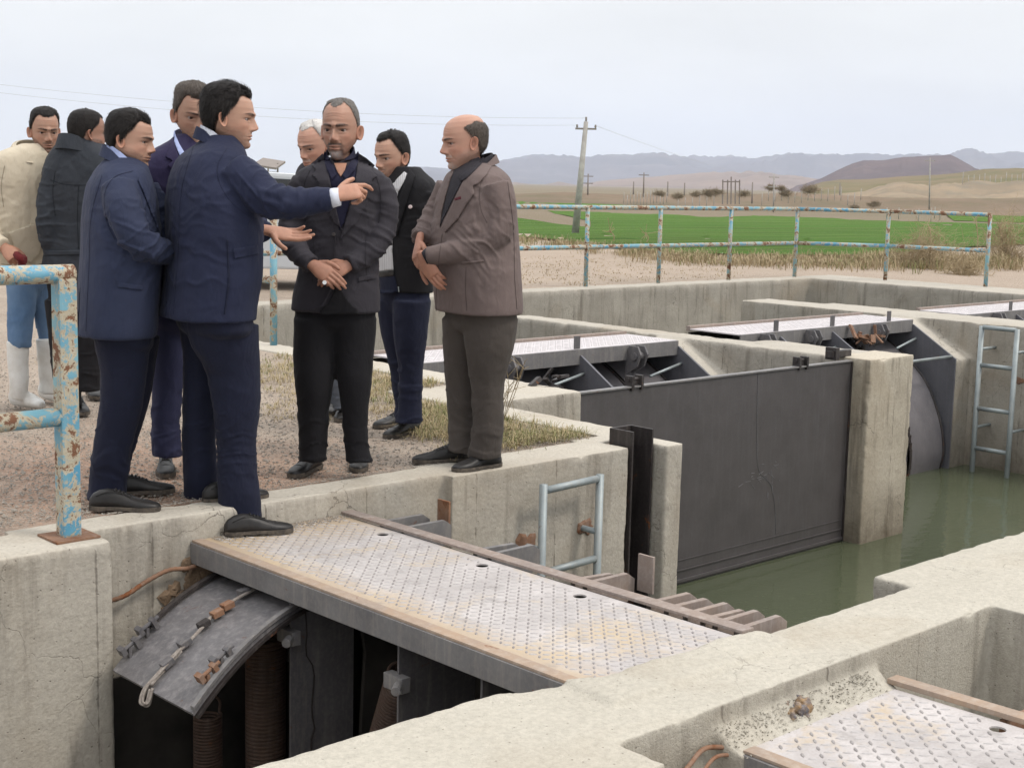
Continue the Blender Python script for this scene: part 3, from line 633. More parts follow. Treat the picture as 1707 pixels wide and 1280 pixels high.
# rubble and slag
def rocks(name, n, fn, mat, label, cat, kind=None, rmin=.004, rmax=.012, flat=.7, nv=9):
    mb = MB()
    for k in range(n):
        c, s_ = fn(); r = RS.uniform(rmin, rmax) * s_
        v = RS.normal(size=(nv, 3)); v /= np.linalg.norm(v, axis=1)[:, None]; v = v * np.array([1, RS.uniform(.6, 1), flat]) * r * RS.uniform(.75, 1.2, (nv, 1))
        bm = bmesh.new(); [bm.verts.new(q) for q in v]; bmesh.ops.convex_hull(bm, input=bm.verts)
        used = [x for x in bm.verts if x.link_faces]; idx = {x: i for i, x in enumerate(used)}
        mb.add(np.array([tuple(x.co) for x in used]) + c, [[idx[w] for w in f.verts] for f in bm.faces]); bm.free()
    o = mb.build(name, mat, fixn=True, smooth=False); return tag(o, label, cat, kind=kind)
def fn():
    x = RS.uniform(3.22, 4.02); u = abs(RS.normal(0, .045)); return np.array([x, 2.515 - u - .012, np.interp(2.515 - u - .012, [2.40, 2.45, 2.50], [-.234, -.218, -.182])]), 1.0
rocks('concrete_rubble', 700, fn, M['conc_sand'], 'crumbled pale concrete grit along the wall above the lower right deck', 'rubble', 'stuff', .0015, .0055)
M['slag'] = mat_simple('bluish_slag', (.10, .105, .13), .5, (.30, .19, .09), 35, .9, spec=.5, bscale=30, bdist=.02)
mb = MB()
for k in range(34):
    c = np.array([3.60, 2.50, -.205]) + RS.uniform(-1, 1, 3) * np.array([.055, .05, .018]); r = RS.uniform(.012, .028); v = RS.normal(size=(10, 3)); v /= np.linalg.norm(v, axis=1)[:, None]
    bm = bmesh.new(); [bm.verts.new(q) for q in v * r]; bmesh.ops.convex_hull(bm, input=bm.verts); used = [x for x in bm.verts if x.link_faces]; idx = {x: i for i, x in enumerate(used)}
    mb.add(np.array([tuple(x.co) for x in used]) + c, [[idx[w] for w in f.verts] for f in bm.faces]); bm.free()
me = remesh(mb, .004); tag(link('slag_lump', me, M['slag']), 'bluish lump of slag lying on the grit in the lower right', 'stone')

# ------------------------------------------------------------------ slot beam, ladders, big gate
bmr = MB().box(5.675, 5.688, 5.055, 5.225, -1.6, .085).box(5.688, 5.835, 5.213, 5.226, -1.6, .085).box(5.835, 5.848, 5.055, 5.225, -1.6, .085)
tag(bmr.build('slot_beam', M['black'], bevel=.002), 'black upright steel channel standing in the slot at the end of the low wall', 'steel beam')
def rstain(c, u, w_, r):
    m = MB(); k = 26; c, u, w_ = map(lambda q: np.array(q, float), (c, u, w_)); nrm = np.cross(u, w_)
    rr = RS.uniform(-1, 1, k); rr = (rr + np.roll(rr, 1) + np.roll(rr, 2)) / 2; rr = r * (1 + .38 * rr); ring = [c + (u * math.cos(t) + w_ * math.sin(t)) * q for t, q in zip(np.linspace(0, 2 * np.pi, k, endpoint=False), rr)]
    V = [q - nrm * 0 for q in ring] + [c + (q - c) * .75 + nrm * .006 for q in ring] + [c + nrm * .008]
    m.add(V, [(i, (i + 1) % k, k + (i + 1) % k, k + i) for i in range(k)] + [(k + i, k + (i + 1) % k, 2 * k) for i in range(k)]); return m
lad = root('ladder', (5.1, 5.0, -.4), 'short grey pipe ladder top fixed to the low wall beside the near deck', 'ladder'); obs = []
for x, z0 in ((4.905, -1.6), (5.315, -1.6)): obs.append(MB().tube([(x, 4.95, z0), (x, 4.95, -.085)], .021, 16).build('rail', M['galv'], smooth=True))
for z in (-.105, -.53, -.95): obs.append(MB().tube([(4.925, 4.95, z - .012), (5.295, 4.95, z)], .019, 16).build('rung', M['galv'], smooth=True))
for x, z in ((4.905, -.424), (5.31, -.39)): obs.append(MB().tube([(x - .01, 5.13, z + .005), (x, 4.95, z)], .016, 12).build('wall_bracket', M['galv'], smooth=True))
adopt(lad, *obs)
for x, z, r in ((4.90, -.42, .065), (5.33, -.39, .055)):
    tag(rstain((x, 5.058, z), (1, 0, 0), (0, 0, 1), r).build('rust_plate', M['rust']), ('rough rusty anchor on the wall, left one behind the short ladder' if x < 5 else 'rough rusty anchor on the wall, right one behind the short ladder'), 'anchor', 'rusty anchors behind the short ladder')
lad = root('ladder', (14.1, 7.4, -.8), 'tall grey pipe ladder going down into the water at the right edge', 'ladder'); obs = []
for y in (7.62, 7.215): obs.append(MB().tube([(14.1, y, -2.3), (14.1, y, .0)], .028, 14).build('rail', M['galv'], smooth=True))
for z in (-.012, -.42, -.89, -1.325): obs.append(MB().tube([(14.1, 7.60, z), (14.1, 7.235, z)], .024, 14).build('rung', M['galv'], smooth=True))
for z in (-.25, -1.1):
    for y in (7.62, 7.215): obs.append(MB().tube([(14.1, y, z), (14.43, y, z)], .016, 10).build('wall_bracket', M['galv'], smooth=True))
adopt(lad, *obs)
for (px, py, w_, lab) in ((1556, 583, .09, 'rust-brown iron plate in the wall left of the tall ladder, uppermost'), (1549, 676, .06, 'rust-brown iron plate in the wall left of the tall ladder, in the middle'), (1545, 730, .08, 'dark iron plate in the wall left of the tall ladder, lowest'), (1700, 635, .05, 'rust-brown iron plate in the wall right of the tall ladder')):
    r = ray(px, py); p = CAMP + r * (14.42 / r[0])
    tag(rstain((14.415, p[1], p[2]), (0, -1, 0), (0, 0, .6), w_ * 1.15).build('rust_plate', M['rust'] if 'dark' not in lab else M['black']), lab, 'iron plate', 'iron plates in the wall by the tall ladder')
gt = root('sluice_gate', (8.55, 6.76, -.8), 'large dark grey flat steel gate panel standing in the green water', 'gate'); obs = []
obs.append(MB().box(6.98, 10.31, 6.745, 6.775, -1.66, -.030).build('gate_panel', M['gate'], bevel=.003))
obs.append(MB().box(6.975, 10.31, 6.730, 6.785, -.030, -.018).build('top_edge', M['steel_lt'], bevel=.002))
for z, h, d in ((-1.40, .004, .739), (-1.48, .005, .735), (-1.56, .012, .727)): obs.append(MB().box(6.985, 10.30, 6 + d, 6.745, z - h, z + h).build('bottom_rib', M['gate'], bevel=.003))
for x in (7.59, 9.61):
    m = MB()
    for dx in (-.05, .05): m.box(x + dx - .012, x + dx + .012, 6.725, 6.80, -.05, .055)
    m.box(x - .06, x + .06, 6.753, 6.767, -.05, .035).tube([(x - .07, 6.765, .025), (x + .07, 6.765, .025)], .016, 10); obs.append(m.build('lifting_lug', M['black'], bevel=.003))
# scuff marks scratched into the paint
M['scuff'] = mat_simple('scraped_paint', (.17, .165, .17), .7, (.12, .115, .12), 60)
m = MB(); 
for k in range(30):
    cx_ = 9.15 + RS.normal(0, .10); cz = -.86 + RS.normal(0, .05); a = RS.uniform(-.9, .5); l = RS.uniform(.008, .035)
    if k % 3 == 0: cz -= RS.uniform(.02, .22); a = -1.5 + RS.uniform(-.1, .1); cx_ = 9.27 + RS.normal(0, .05)
    m.obox((cx_, 6.7435, cz), (l * math.cos(a), 0, l * math.sin(a)), (0, .0012, 0), (-.0022 * math.sin(a), 0, .0022 * math.cos(a)))
P = catmull([(9.02, 6.743, -.03), (9.03, 6.743, -.3), (9.05, 6.743, -.6), (9.09, 6.743, -.82), (9.25, 6.743, -.95), (9.33, 6.743, -1.15), (9.36, 6.743, -1.38)], 5)
m.tube(P, .0022, 5); obs.append(m.build('scuff_marks', M['scuff']))
adopt(gt, *obs)
tag(MB().box(10.31, 10.335, 6.735, 6.80, -1.7, -.03).box(10.16, 10.44, 6.83, 6.90, .0, .055).box(10.18, 10.23, 6.81, 6.92, -.02, .085).build('guide_bracket', M['black'], bevel=.004), 'black steel guide bracket between the gate and the square pillar', 'bracket')

def module(x0, x1, divs, tabs, label, seam=None, yf=8.42, yb=9.06):
    rt = root('gate_row', ((x0 + x1) / 2, 8.7, 0), label, 'gate'); obs = []
    mb = MB().box(x0, x1, yf + .02, yb, -.008, .004); studs(mb, x0 + .05, x1 - .05, yf + .05, yb - .03, .004, .06, 1); obs.append(mb.build('deck_plate', [M['platefar'], M['platefar2']], fixn=False))
    obs.append(MB().box(x0, x1, yf, yf + .02, -.13, .002).box(x0, x1, yf + .02, yf + .08, -.13, -.12).build('edge_channel', M['steel_lt'], bevel=.003))
    obs.append(MB().box(x0, x1, yb + .005, yb + .05, -.02, .03).build('flat_bar', M['wood'], bevel=.003))
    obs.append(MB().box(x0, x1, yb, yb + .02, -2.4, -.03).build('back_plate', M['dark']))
    for x in divs:
        obs.append(MB().prism([(yf + .30, -.02), (yf - .01, -.05), (7.87, -.38), (7.87, -2.4), (9.0, -2.4), (9.0, -.02)], 'x', x - .012, x + .012).build('side_web', M['steelblue'], bevel=.002))
    for x in tabs: obs.append(MB().obox((x, yf + .03, .055), (.035, 0, 0), (0, .006, 0), (0, 0, .06)).build('lifting_tab', M['steel'], bevel=.003))
    # curved skins between the webs
    prof = catmull([(8.98, -.14), (8.80, -.20), (8.5, -.38), (8.19, -.67), (8.0, -1.05), (7.93, -1.38), (7.96, -1.62), (8.02, -2.0)], 4)
    D_ = [x0 + .02] + list(divs)
    for a, b_ in zip(D_[:-1], D_[1:]):
        for q0, q1, off in ((a + .03, a + (b_ - a) * .52, 0), (a + (b_ - a) * .55, b_ - .07, .015)):
            nn = len(prof); V = [(x, y - off, z) for x in (q0, q1) for y, z in prof]; m = MB(); m.add(V, [(i, i + 1, nn + i + 1, nn + i) for i in range(nn - 1)]); obs.append(m.build('curved_skin', M['skinsteel'], smooth=True))
            m = MB().tube([(q1, y - off - .006, z) for y, z in prof], .012, 6); obs.append(m.build('seal_strip', M['black'], smooth=True))
        xm = (a + b_) / 2
        m = MB()
        for dx in (-.045, .045): m.prism([(yf + .02, -.12), (yf - .02, .0), (yf - .12, .0), (yf - .16, -.07), (yf - .12, -.18), (yf + .02, -.26)], 'x', xm + dx - .01, xm + dx + .01)
        m.tube([(xm - .07, yf - .09, -.09), (xm + .07, yf - .09, -.09)], .035, 12); obs.append(m.build('hinge_bracket', M['steel'], bevel=.002))
        obs.append(MB().tube([(a, 7.93, -.36), (b_, 7.93, -.36)], .017, 10).build('tie_rod', M['galv'], smooth=True))
        if b_ - a > .9: obs.append(MB().tube([(b_ - .55, yf - .15, -.27), (b_, yf - .05, -.20)], .013, 8).build('stay_rod', M['galv'], smooth=True))
    if seam:
        m = MB()
        for i in range(3, len(prof) - 1):
            y, z = prof[i]; m.obox((seam, y - .02, z), (.022, 0, 0), (0, .012, 0), (0, 0, .075))
        obs.append(m.build('chain', M['black']))
    adopt(rt, *obs); return rt
M['platefar'] = mat_paint('pale_dusty_plate', (.53, .495, .505), (.44, .415, .425), .6, .0, dust=.2, dustcol=(.45, .40, .36)); M['platefar2'] = mat_simple('faint_plate_studs', (.45, .425, .43), .6)
M['steelblue'] = mat_paint('side_web_paint', (.11, .11, .125), (.085, .085, .097), .5, .0, dust=.25, dustcol=(.2, .19, .2))
M['skinsteel'] = mat_paint('gate_skin_paint', (.140, .132, .140), (.105, .10, .108), .5, .0, dust=.3, dustcol=(.22, .20, .21))
module(7.0, 10.04, (8.75, 10.04), (8.73,), 'row of curved gates under a pale deck behind the big dark gate panel')
module(10.97, 14.05, (11.6, 12.5, 14.05), (11.56, 12.53, 13.6), 'curved gates with a tall grey skin dropping into the water by the tall ladder', 13.3)
module(15.25, 18.9, (16.4, 17.6, 18.9), (16.3, 17.4), 'farthest pale gate deck behind the wall at the right edge')
for px, py, c in ((1000, 655, 'rust'), (960, 657, 'black'), (1190, 655 - 40, 'rust'), (1370 + 60, 565, 'rust')):
    pass
def clutter(name, c, n, sc, mat, label, cat, seed=1):
    m = MB(); R_ = np.random.RandomState(seed)
    for k in range(n):
        d = R_.normal(size=3) * sc * np.array([1, .6, .4]); a = R_.normal(size=3); a /= np.linalg.norm(a); b_ = np.cross(a, [.3, .2, 1]); b_ /= np.linalg.norm(b_); e_ = np.cross(a, b_)
        m.obox(np.array(c) + d, a * R_.uniform(.03, .09), b_ * R_.uniform(.012, .03), e_ * R_.uniform(.006, .02))
    return tag(m.build(name, mat, bevel=.003), label, cat)
clutter('scrap_iron', (7.0, 7.08, .018), 8, .075, M['black'], 'dark scrap iron pieces on the pier beside the big gate', 'scrap metal', 3)
clutter('winch_gear', (12.95, 8.25, -.13), 12, .10, M['rust'], 'rusty gear and chain heap on the curved gates behind the pillar', 'scrap metal', 5)
tag(MB().tube(catmull([(13.2, 6.3, -1.535), (12.6, 5.9, -1.53), (12.2, 5.2, -1.535)], 6), .012, 8).build('stick', M['rope'], smooth=True), 'thin pale stick floating on the water right of the pillar', 'stick')

# ------------------------------------------------------------------ railings
def pipe(p0, p1, r, mat, n=14, jit=0): return MB().tube([p0, p1], r, n)
fence = root('railing', (2.46, 5.08, 0), 'near blue railing with peeling rusty paint at the left edge', 'railing'); obs = []
px_, py_ = 2.455, 5.085
obs.append(MB().box(px_ - .036, px_ + .036, py_ - .036, py_ + .036, .008, 1.005).build('post', M['rail'], bevel=.008))
obs.append(MB().box(px_ - .09, px_ + .09, py_ - .085, py_ + .085, .0, .010).build('base_plate', M['rust'], bevel=.003))
obs.append(MB().tube([(px_ + .036, py_, 1.02), (px_ - .02, py_, 1.02), (-2.4, py_, 1.02)], .036, 20).build('top_rail', M['rail'], smooth=True))
obs.append(MB().tube([(px_ - .03, py_, .475), (-2.4, py_, .475)], .036, 20).build('middle_rail', M['rail'], smooth=True))
obs.append(MB().box(.9, .97, py_ - .036, py_ + .036, .008, .99).build('post', M['rail'], bevel=.008))
adopt(fence, *obs)
fence = root('railing', (13, 13.6, 0), 'long blue and rusty pipe railing along the back basin wall', 'railing'); obs = []
pts = [(6.72, 10.06), (6.72, 11.8)] + [(x, 13.70) for x in (6.72, 8.3, 9.8, 11.3, 12.8, 14.29, 15.82, 17.46, 19.17)] + [(19.97, 12.52), (20.17, 10.89)]
for x, y in pts: obs.append(MB().tube([(x, y, 0), (x, y, 1.09)], .031, 12).build('post', M['rail'], smooth=True))
cor = [(6.72, 10.06), (6.72, 13.70), (19.17, 13.70), (19.97, 12.52), (20.17, 10.89)]
for z, nm in ((1.09, 'top_rail'), (.545, 'middle_rail')):
    for a, b_ in zip(cor[:-1], cor[1:]): obs.append(MB().tube([(*a, z), (*b_, z)], .031, 12).build(nm, M['rail'], smooth=True))
adopt(fence, *obs)

# ------------------------------------------------------------------ poles, wires, distant things
M['poleconc'] = mat_simple('weathered_pole', (.40, .385, .36), .9, (.30, .285, .265), 3, .3)
M['wire'] = mat_simple('wire', (.55, .57, .60), .6)
M['dkpole'] = mat_simple('dark_pole', (.25, .22, .20), .9)
s0 = 85.0; b0 = at(958, 394, s0); top = at(977, 203, s0)
pole = root('utility_pole', b0, 'pale leaning power pole standing at the edge of the green field', 'power pole'); obs = []
obs.append(MB().tube([b0 - [0, 0, .3], top], [.23, .13], 14).build('pole', M['poleconc'], smooth=True))
ca = top - UP * .42; obs.append(MB().obox(ca, RH * .62, HF * .05, UP * .05).build('crossarm', M['dkpole']))
for o_ in (-.52, .56):
    c = ca + RH * o_; obs.append(MB().tube([c + UP * .05, c + UP * .14, c + UP * .18, c + UP * .24], [.03, .07, .045, .05], 8).build('insulator', M['dkpole']))
obs.append(MB().tube([top, top + UP * .1, top + UP * .16, top + UP * .26], [.03, .07, .05, .06], 10).build('insulator', M['dkpole']))
adopt(pole, *obs)
def wire(a, b_, sag, r, label):
    a, b_ = np.array(a), np.array(b_); t = np.linspace(0, 1, 40)[:, None]; P = a + (b_ - a) * t - UP * (4 * sag * t * (1 - t)); return tag(MB().tube(P, r, 6).build('power_line', M['wire'], smooth=True), label, 'power line', 'power lines above the men')
wire(ca - RH * .52 + UP * .2, at(-900, 8, 72), 1.6, .010, 'lower thin power line running from the leaning pole to the upper left')
wire(top + UP * .2, at(-900, 0, 72), 1.5, .010, 'upper thin power line running from the leaning pole to the upper left')
wire(ca + RH * .56 + UP * .2, at(1290, 286, 420), 1.5, .010, 'faint power line running from the leaning pole to the distant poles on the right')
far = [(980, 290, 319, 290, 2), (1073, 288, 316, 290, 1), (1290, 290, 342, 210, 2), (1550, 263, 334, 230, 1), (1113, 303, 320, 290, 0), (1141, 305, 322, 290, 0), (1254, 304, 330, 260, 0), (1400, 305, 330, 300, 0), (1056, 303, 318, 300, 0)]
for i, (x, y0, y1, s, arms) in enumerate(far):
    a = at(x, y1, s); b_ = at(x + .5, y0, s); rt = root('utility_pole', a, {0: 'thin distant power pole just right of the leaning pole', 1: 'thin distant pole above the field between the leaning pole and the substation frame', 2: 'distant pole with two crossarms above the third railing bay from the right', 3: 'pale distant pole in front of the dark flat-topped hill', 4: 'tiny pole, left of a close pair above the brown field', 5: 'tiny pole, right of a close pair above the brown field', 6: 'tiny pole just right of the substation frame', 7: 'tiny pole below the left foot of the flat-topped hill', 8: 'tiny pole left of the second distant pole above the field'}[i], 'power pole', 'distant power poles'); ob = []
    pm = M['poleconc'] if i in (3, 2) else M['dkpole']
    ob.append(MB().tube([a - UP * 1.5, b_], [s * .0006, s * .00042], 8).build('pole', pm, smooth=True))
    for k in range(arms): ob.append(MB().obox(b_ - UP * (.3 + 1.4 * k) - UP * .2, RH * s * .0036, HF * .06, UP * .06 * s / 200).build('crossarm', pm))
    adopt(rt, *ob)
a = at(1205, 330, 250); rt = root('substation_frame', a, 'dark steel portal frame of a small substation in the distant brown field', 'steel frame'); ob = []
for x in (1205, 1213, 1219, 1226, 1233): p0, p1 = at(x, 331, 250), at(x, 300 - (5 if x == 1219 else 0), 250); ob.append(MB().tube([p0 - UP, p1], .12, 8).build('post', M['dkpole']))
p0, p1 = at(1204, 303, 250), at(1234, 303, 250); ob.append(MB().tube([p0, p1], .10, 8).build('beam', M['dkpole']))
adopt(rt, *ob)
proto = None; R2 = np.random.RandomState(5)
cols = [(x, R2.uniform(324, 332)) for x in np.arange(1040, 1115, 5.5)] + [(x, R2.uniform(318, 330)) for x in np.arange(1270, 1440, 11)] + [(x, R2.uniform(344, 350)) for x in (1478, 1498, 1531, 1552, 1558, 1567)] + [(x, R2.uniform(298, 304)) for x in np.arange(1605, 1707, 9)] + [(x, R2.uniform(330, 338)) for x in np.arange(1130, 1200, 12)]
for i, (x, y) in enumerate(cols):
    s = 230 if y < 344 else 130
    if y < 306: s = 395
    p = at(x, y + 9 * 230 / s, s); h = s * R2.uniform(.0055, .0075)
    if proto is None:
        proto = MB().tube([(0, 0, -.3), (0, 0, 1.0)], .05, 6).build('fence_post', M['poleconc'], smooth=True); o = proto
    else: o = proto.copy(); COL.objects.link(o)
    o.location = tuple(p); o.scale = (s / 200,) * 2 + (h,)
    lab = 'tiny pale post, one of the dense row left of the substation frame' if x < 1115 else 'tiny pale post, one of the few between the dense row and the substation frame' if x < 1200 else 'tiny pale post, one of the loose row right of the substation frame' if x < 1445 else 'thin pale post, one of those on the far field edge behind the right railing bays' if y > 344 - 0 else 'tiny pale post, one of the row on the olive hillside at the right edge'
    tag(o, lab, 'post', 'scattered posts: ' + lab.split(', one of the ')[-1] if ', one of the ' in lab else 'scattered posts on the far field edge')
# canopy frame and parked car behind the men
M['carpaint'] = mat_simple('silver_car_paint', (.50, .52, .54), .3, (.46, .48, .50), 4, spec=.6); M['glass'] = mat_simple('dark_car_glass', (.03, .035, .04), .08, spec=.8); M['tyre'] = mat_simple('tyre_rubber', (.025, .025, .025), .8)
s = 60; ctr = at(448, 312, s); rt = root('canopy_frame', ctr, 'small open steel canopy with a slanted roof behind the pointing man', 'shelter'); ob = []
for x in (433, 447, 463): ob.append(MB().tube([at(x, 345, s + (2 if x == 447 else 0)), at(x, 272, s + (2 if x == 447 else 0))], .035, 8).build('post', M['dkpole']))
a, b_ = at(430, 270, s), at(468, 276, s); ob.append(MB().obox((a + b_) / 2, (b_ - a) / 2, HF * 1.2 + UP * .15, UP * .04).build('roof', M['dkpole']))
a, b_ = at(432, 286, s), at(464, 288, s); ob.append(MB().tube([a, b_], .03, 6).build('beam', M['dkpole']))
adopt(rt, *ob)
def car(c, rx, label):
    rt = root('parked_car', c, label, 'car'); ob = []; fw = HF * 1; X = lambda u, v, w: np.array(c) + RH * u + fw * v + UP * w
    lo = [(-2.1, .28), (-2.12, .6), (-2.0, .88), (-1.2, .97), (1.3, 1.0), (1.95, .92), (2.1, .62), (2.08, .28), (1.75, .26), (1.62, .5), (1.35, .62), (1.08, .5), (.95, .26), (-.95, .26), (-1.08, .5), (-1.35, .62), (-1.62, .5), (-1.75, .26)]
    up_ = [(-1.25, .95), (-.55, 1.42), (.15, 1.47), (.95, 1.43), (1.6, 1.0)]
    def pr_(poly, v0, v1, inset=0):
        n_ = len(poly); m = MB(); V = [X(u * (1), v0, w) for u, w in poly] + [X(u, v1, w) for u, w in poly]; m.add(V, [list(range(n_)), list(range(n_, 2 * n_))[::-1]] + [(i, (i + 1) % n_, n_ + (i + 1) % n_, n_ + i) for i in range(n_)]); return m
    ob.append(pr_(lo, -.82, .82).build('body', M['carpaint'], bevel=.03)); ob.append(pr_(up_, -.70, .70).build('cabin', M['carpaint'], bevel=.04))
    for v in (-.705, .705):
        for q in ([(-1.02, .98), (-.5, 1.36), (-.08, 1.40), (-.08, .98)], [(0, .98), (0, 1.40), (.85, 1.37), (1.25, 1.0)]): ob.append(pr_(q, v - .006, v + .006).build('window', M['glass']))
    for u in (-1.35, 1.35):
        for v in (-.74, .74):
            w_ = MB().tube([X(u, v - .1, .31), X(u, v + .1, .31)], .31, 24).build('wheel', M['tyre'], smooth=False, bevel=.02); ob.append(w_); w2_ = MB().tube([X(u, v - .106, .31), X(u, v + .106, .31)], .19, 20).build('wheel_rim', M['galv']); ob.append(w2_)
    adopt(rt, *ob); return rt
car(onz(420, 474, 0), 0, 'silver car parked behind the pointing man, glimpsed past his forearm')
# ------------------------------------------------------------------ people
def mat_skin():
    m, t, b = newmat('skin'); g = NG(t); a = g.n('ShaderNodeAttribute'); a.attribute_name = 'tint'
    P = g.obj(); f = g.noise(P, 160, 4, .6); f2 = g.noise(P, 35, 4, .6)
    c = g.mix(g.mr(f2, .35, .7, 0, .22), a.outputs['Color'], g.mix(.5, a.outputs['Color'], (.36, .12, .08)))
    g.lk(c, b.inputs['Base Color']); b.inputs['Roughness'].default_value = .52; b.inputs['Specular IOR Level'].default_value = .35
    b.inputs['Subsurface Weight'].default_value = .12; b.inputs['Subsurface Radius'].default_value = (.012, .005, .003); b.inputs['Subsurface Scale'].default_value = .6
    g.bump(g.ma('ADD', f, f2), .25, .0015, b); return m
def mat_cloth(name, col, rough=.85, weave=900, fold=.35, stripe=None, sheen=.03, col2=None, fscale=16):
    m, t, b = newmat(name); g = NG(t); P = g.obj()
    n = g.noise(P, 6, 4, .6); c = g.mix(g.mr(n, .3, .7), col, col2 or tuple(q * .82 for q in col))
    f = g.noise(P, 220, 3, .7); c = g.mix(g.mr(f, .35, .7, 0, .15), c, tuple(min(1, q * 1.4 + .004) for q in col))
    if stripe:
        s = g.sep(g.obj()); v = g.ma('FRACT', g.ma('MULTIPLY', g.ma('ADD', g.ma('MULTIPLY', s[0], .73), g.ma('MULTIPLY', s[1], -.68)), stripe[0])); c = g.mix(g.mr(v, .30, .36), stripe[1], c)
    g.lk(c, b.inputs['Base Color']); b.inputs['Roughness'].default_value = rough; b.inputs['Sheen Weight'].default_value = sheen; b.inputs['Sheen Roughness'].default_value = .5; b.inputs['Specular IOR Level'].default_value = .2
    w_ = g.noise(g.obj((1, 1, .45)), fscale, 3, .5, .8)
    h = g.ma('ADD', g.ma('MULTIPLY', w_, 5.0), g.ma('MULTIPLY', g.noise(P, weave, 2, .5), .25)); g.bump(h, fold, .004, b); return m
def mat_hair(name, col, col2):
    m, t, b = newmat(name); g = NG(t); P = g.obj()
    n = g.noise(g.obj((1, 1, .5)), 140, 4, .7); c = g.mix(g.mr(n, .35, .65), col, col2); g.lk(c, b.inputs['Base Color'])
    b.inputs['Roughness'].default_value = .6; b.inputs['Specular IOR Level'].default_value = .18; g.bump(n, .6, .003, b); return m
M['skin'] = mat_skin(); M['skinflat'] = mat_simple('shaded_throat_skin', (.36, .19, .125), .55, (.31, .155, .10), 60, .2)  # throat tone darkened as shade below the beard
M['leather'] = mat_simple('black_shoe_leather', (.011, .0105, .011), .42, (.03, .028, .027), 12, .25, spec=.3, bscale=70, bdist=.002)
M['sole'] = mat_simple('dusty_shoe_sole', (.05, .043, .038), .9, (.12, .10, .08), 40)
M['hairsalt'] = mat_hair('salt_grey_hair', (.075, .066, .060), (.16, .148, .138)); M['hairblack'] = mat_hair('black_hair', (.007, .006, .006), (.017, .014, .013)); M['hairbrown'] = mat_hair('brown_grey_hair', (.040, .031, .026), (.090, .076, .065))
M['hairgrey'] = mat_hair('grey_hair', (.16, .145, .13), (.28, .265, .25)); M['hairwhite'] = mat_hair('white_hair', (.42, .40, .38), (.60, .58, .56))
SK = dict(a=(.42, .255, .185), b=(.35, .205, .148), c=(.44, .255, .188), d=(.27, .155, .11), e=(.37, .222, .158))

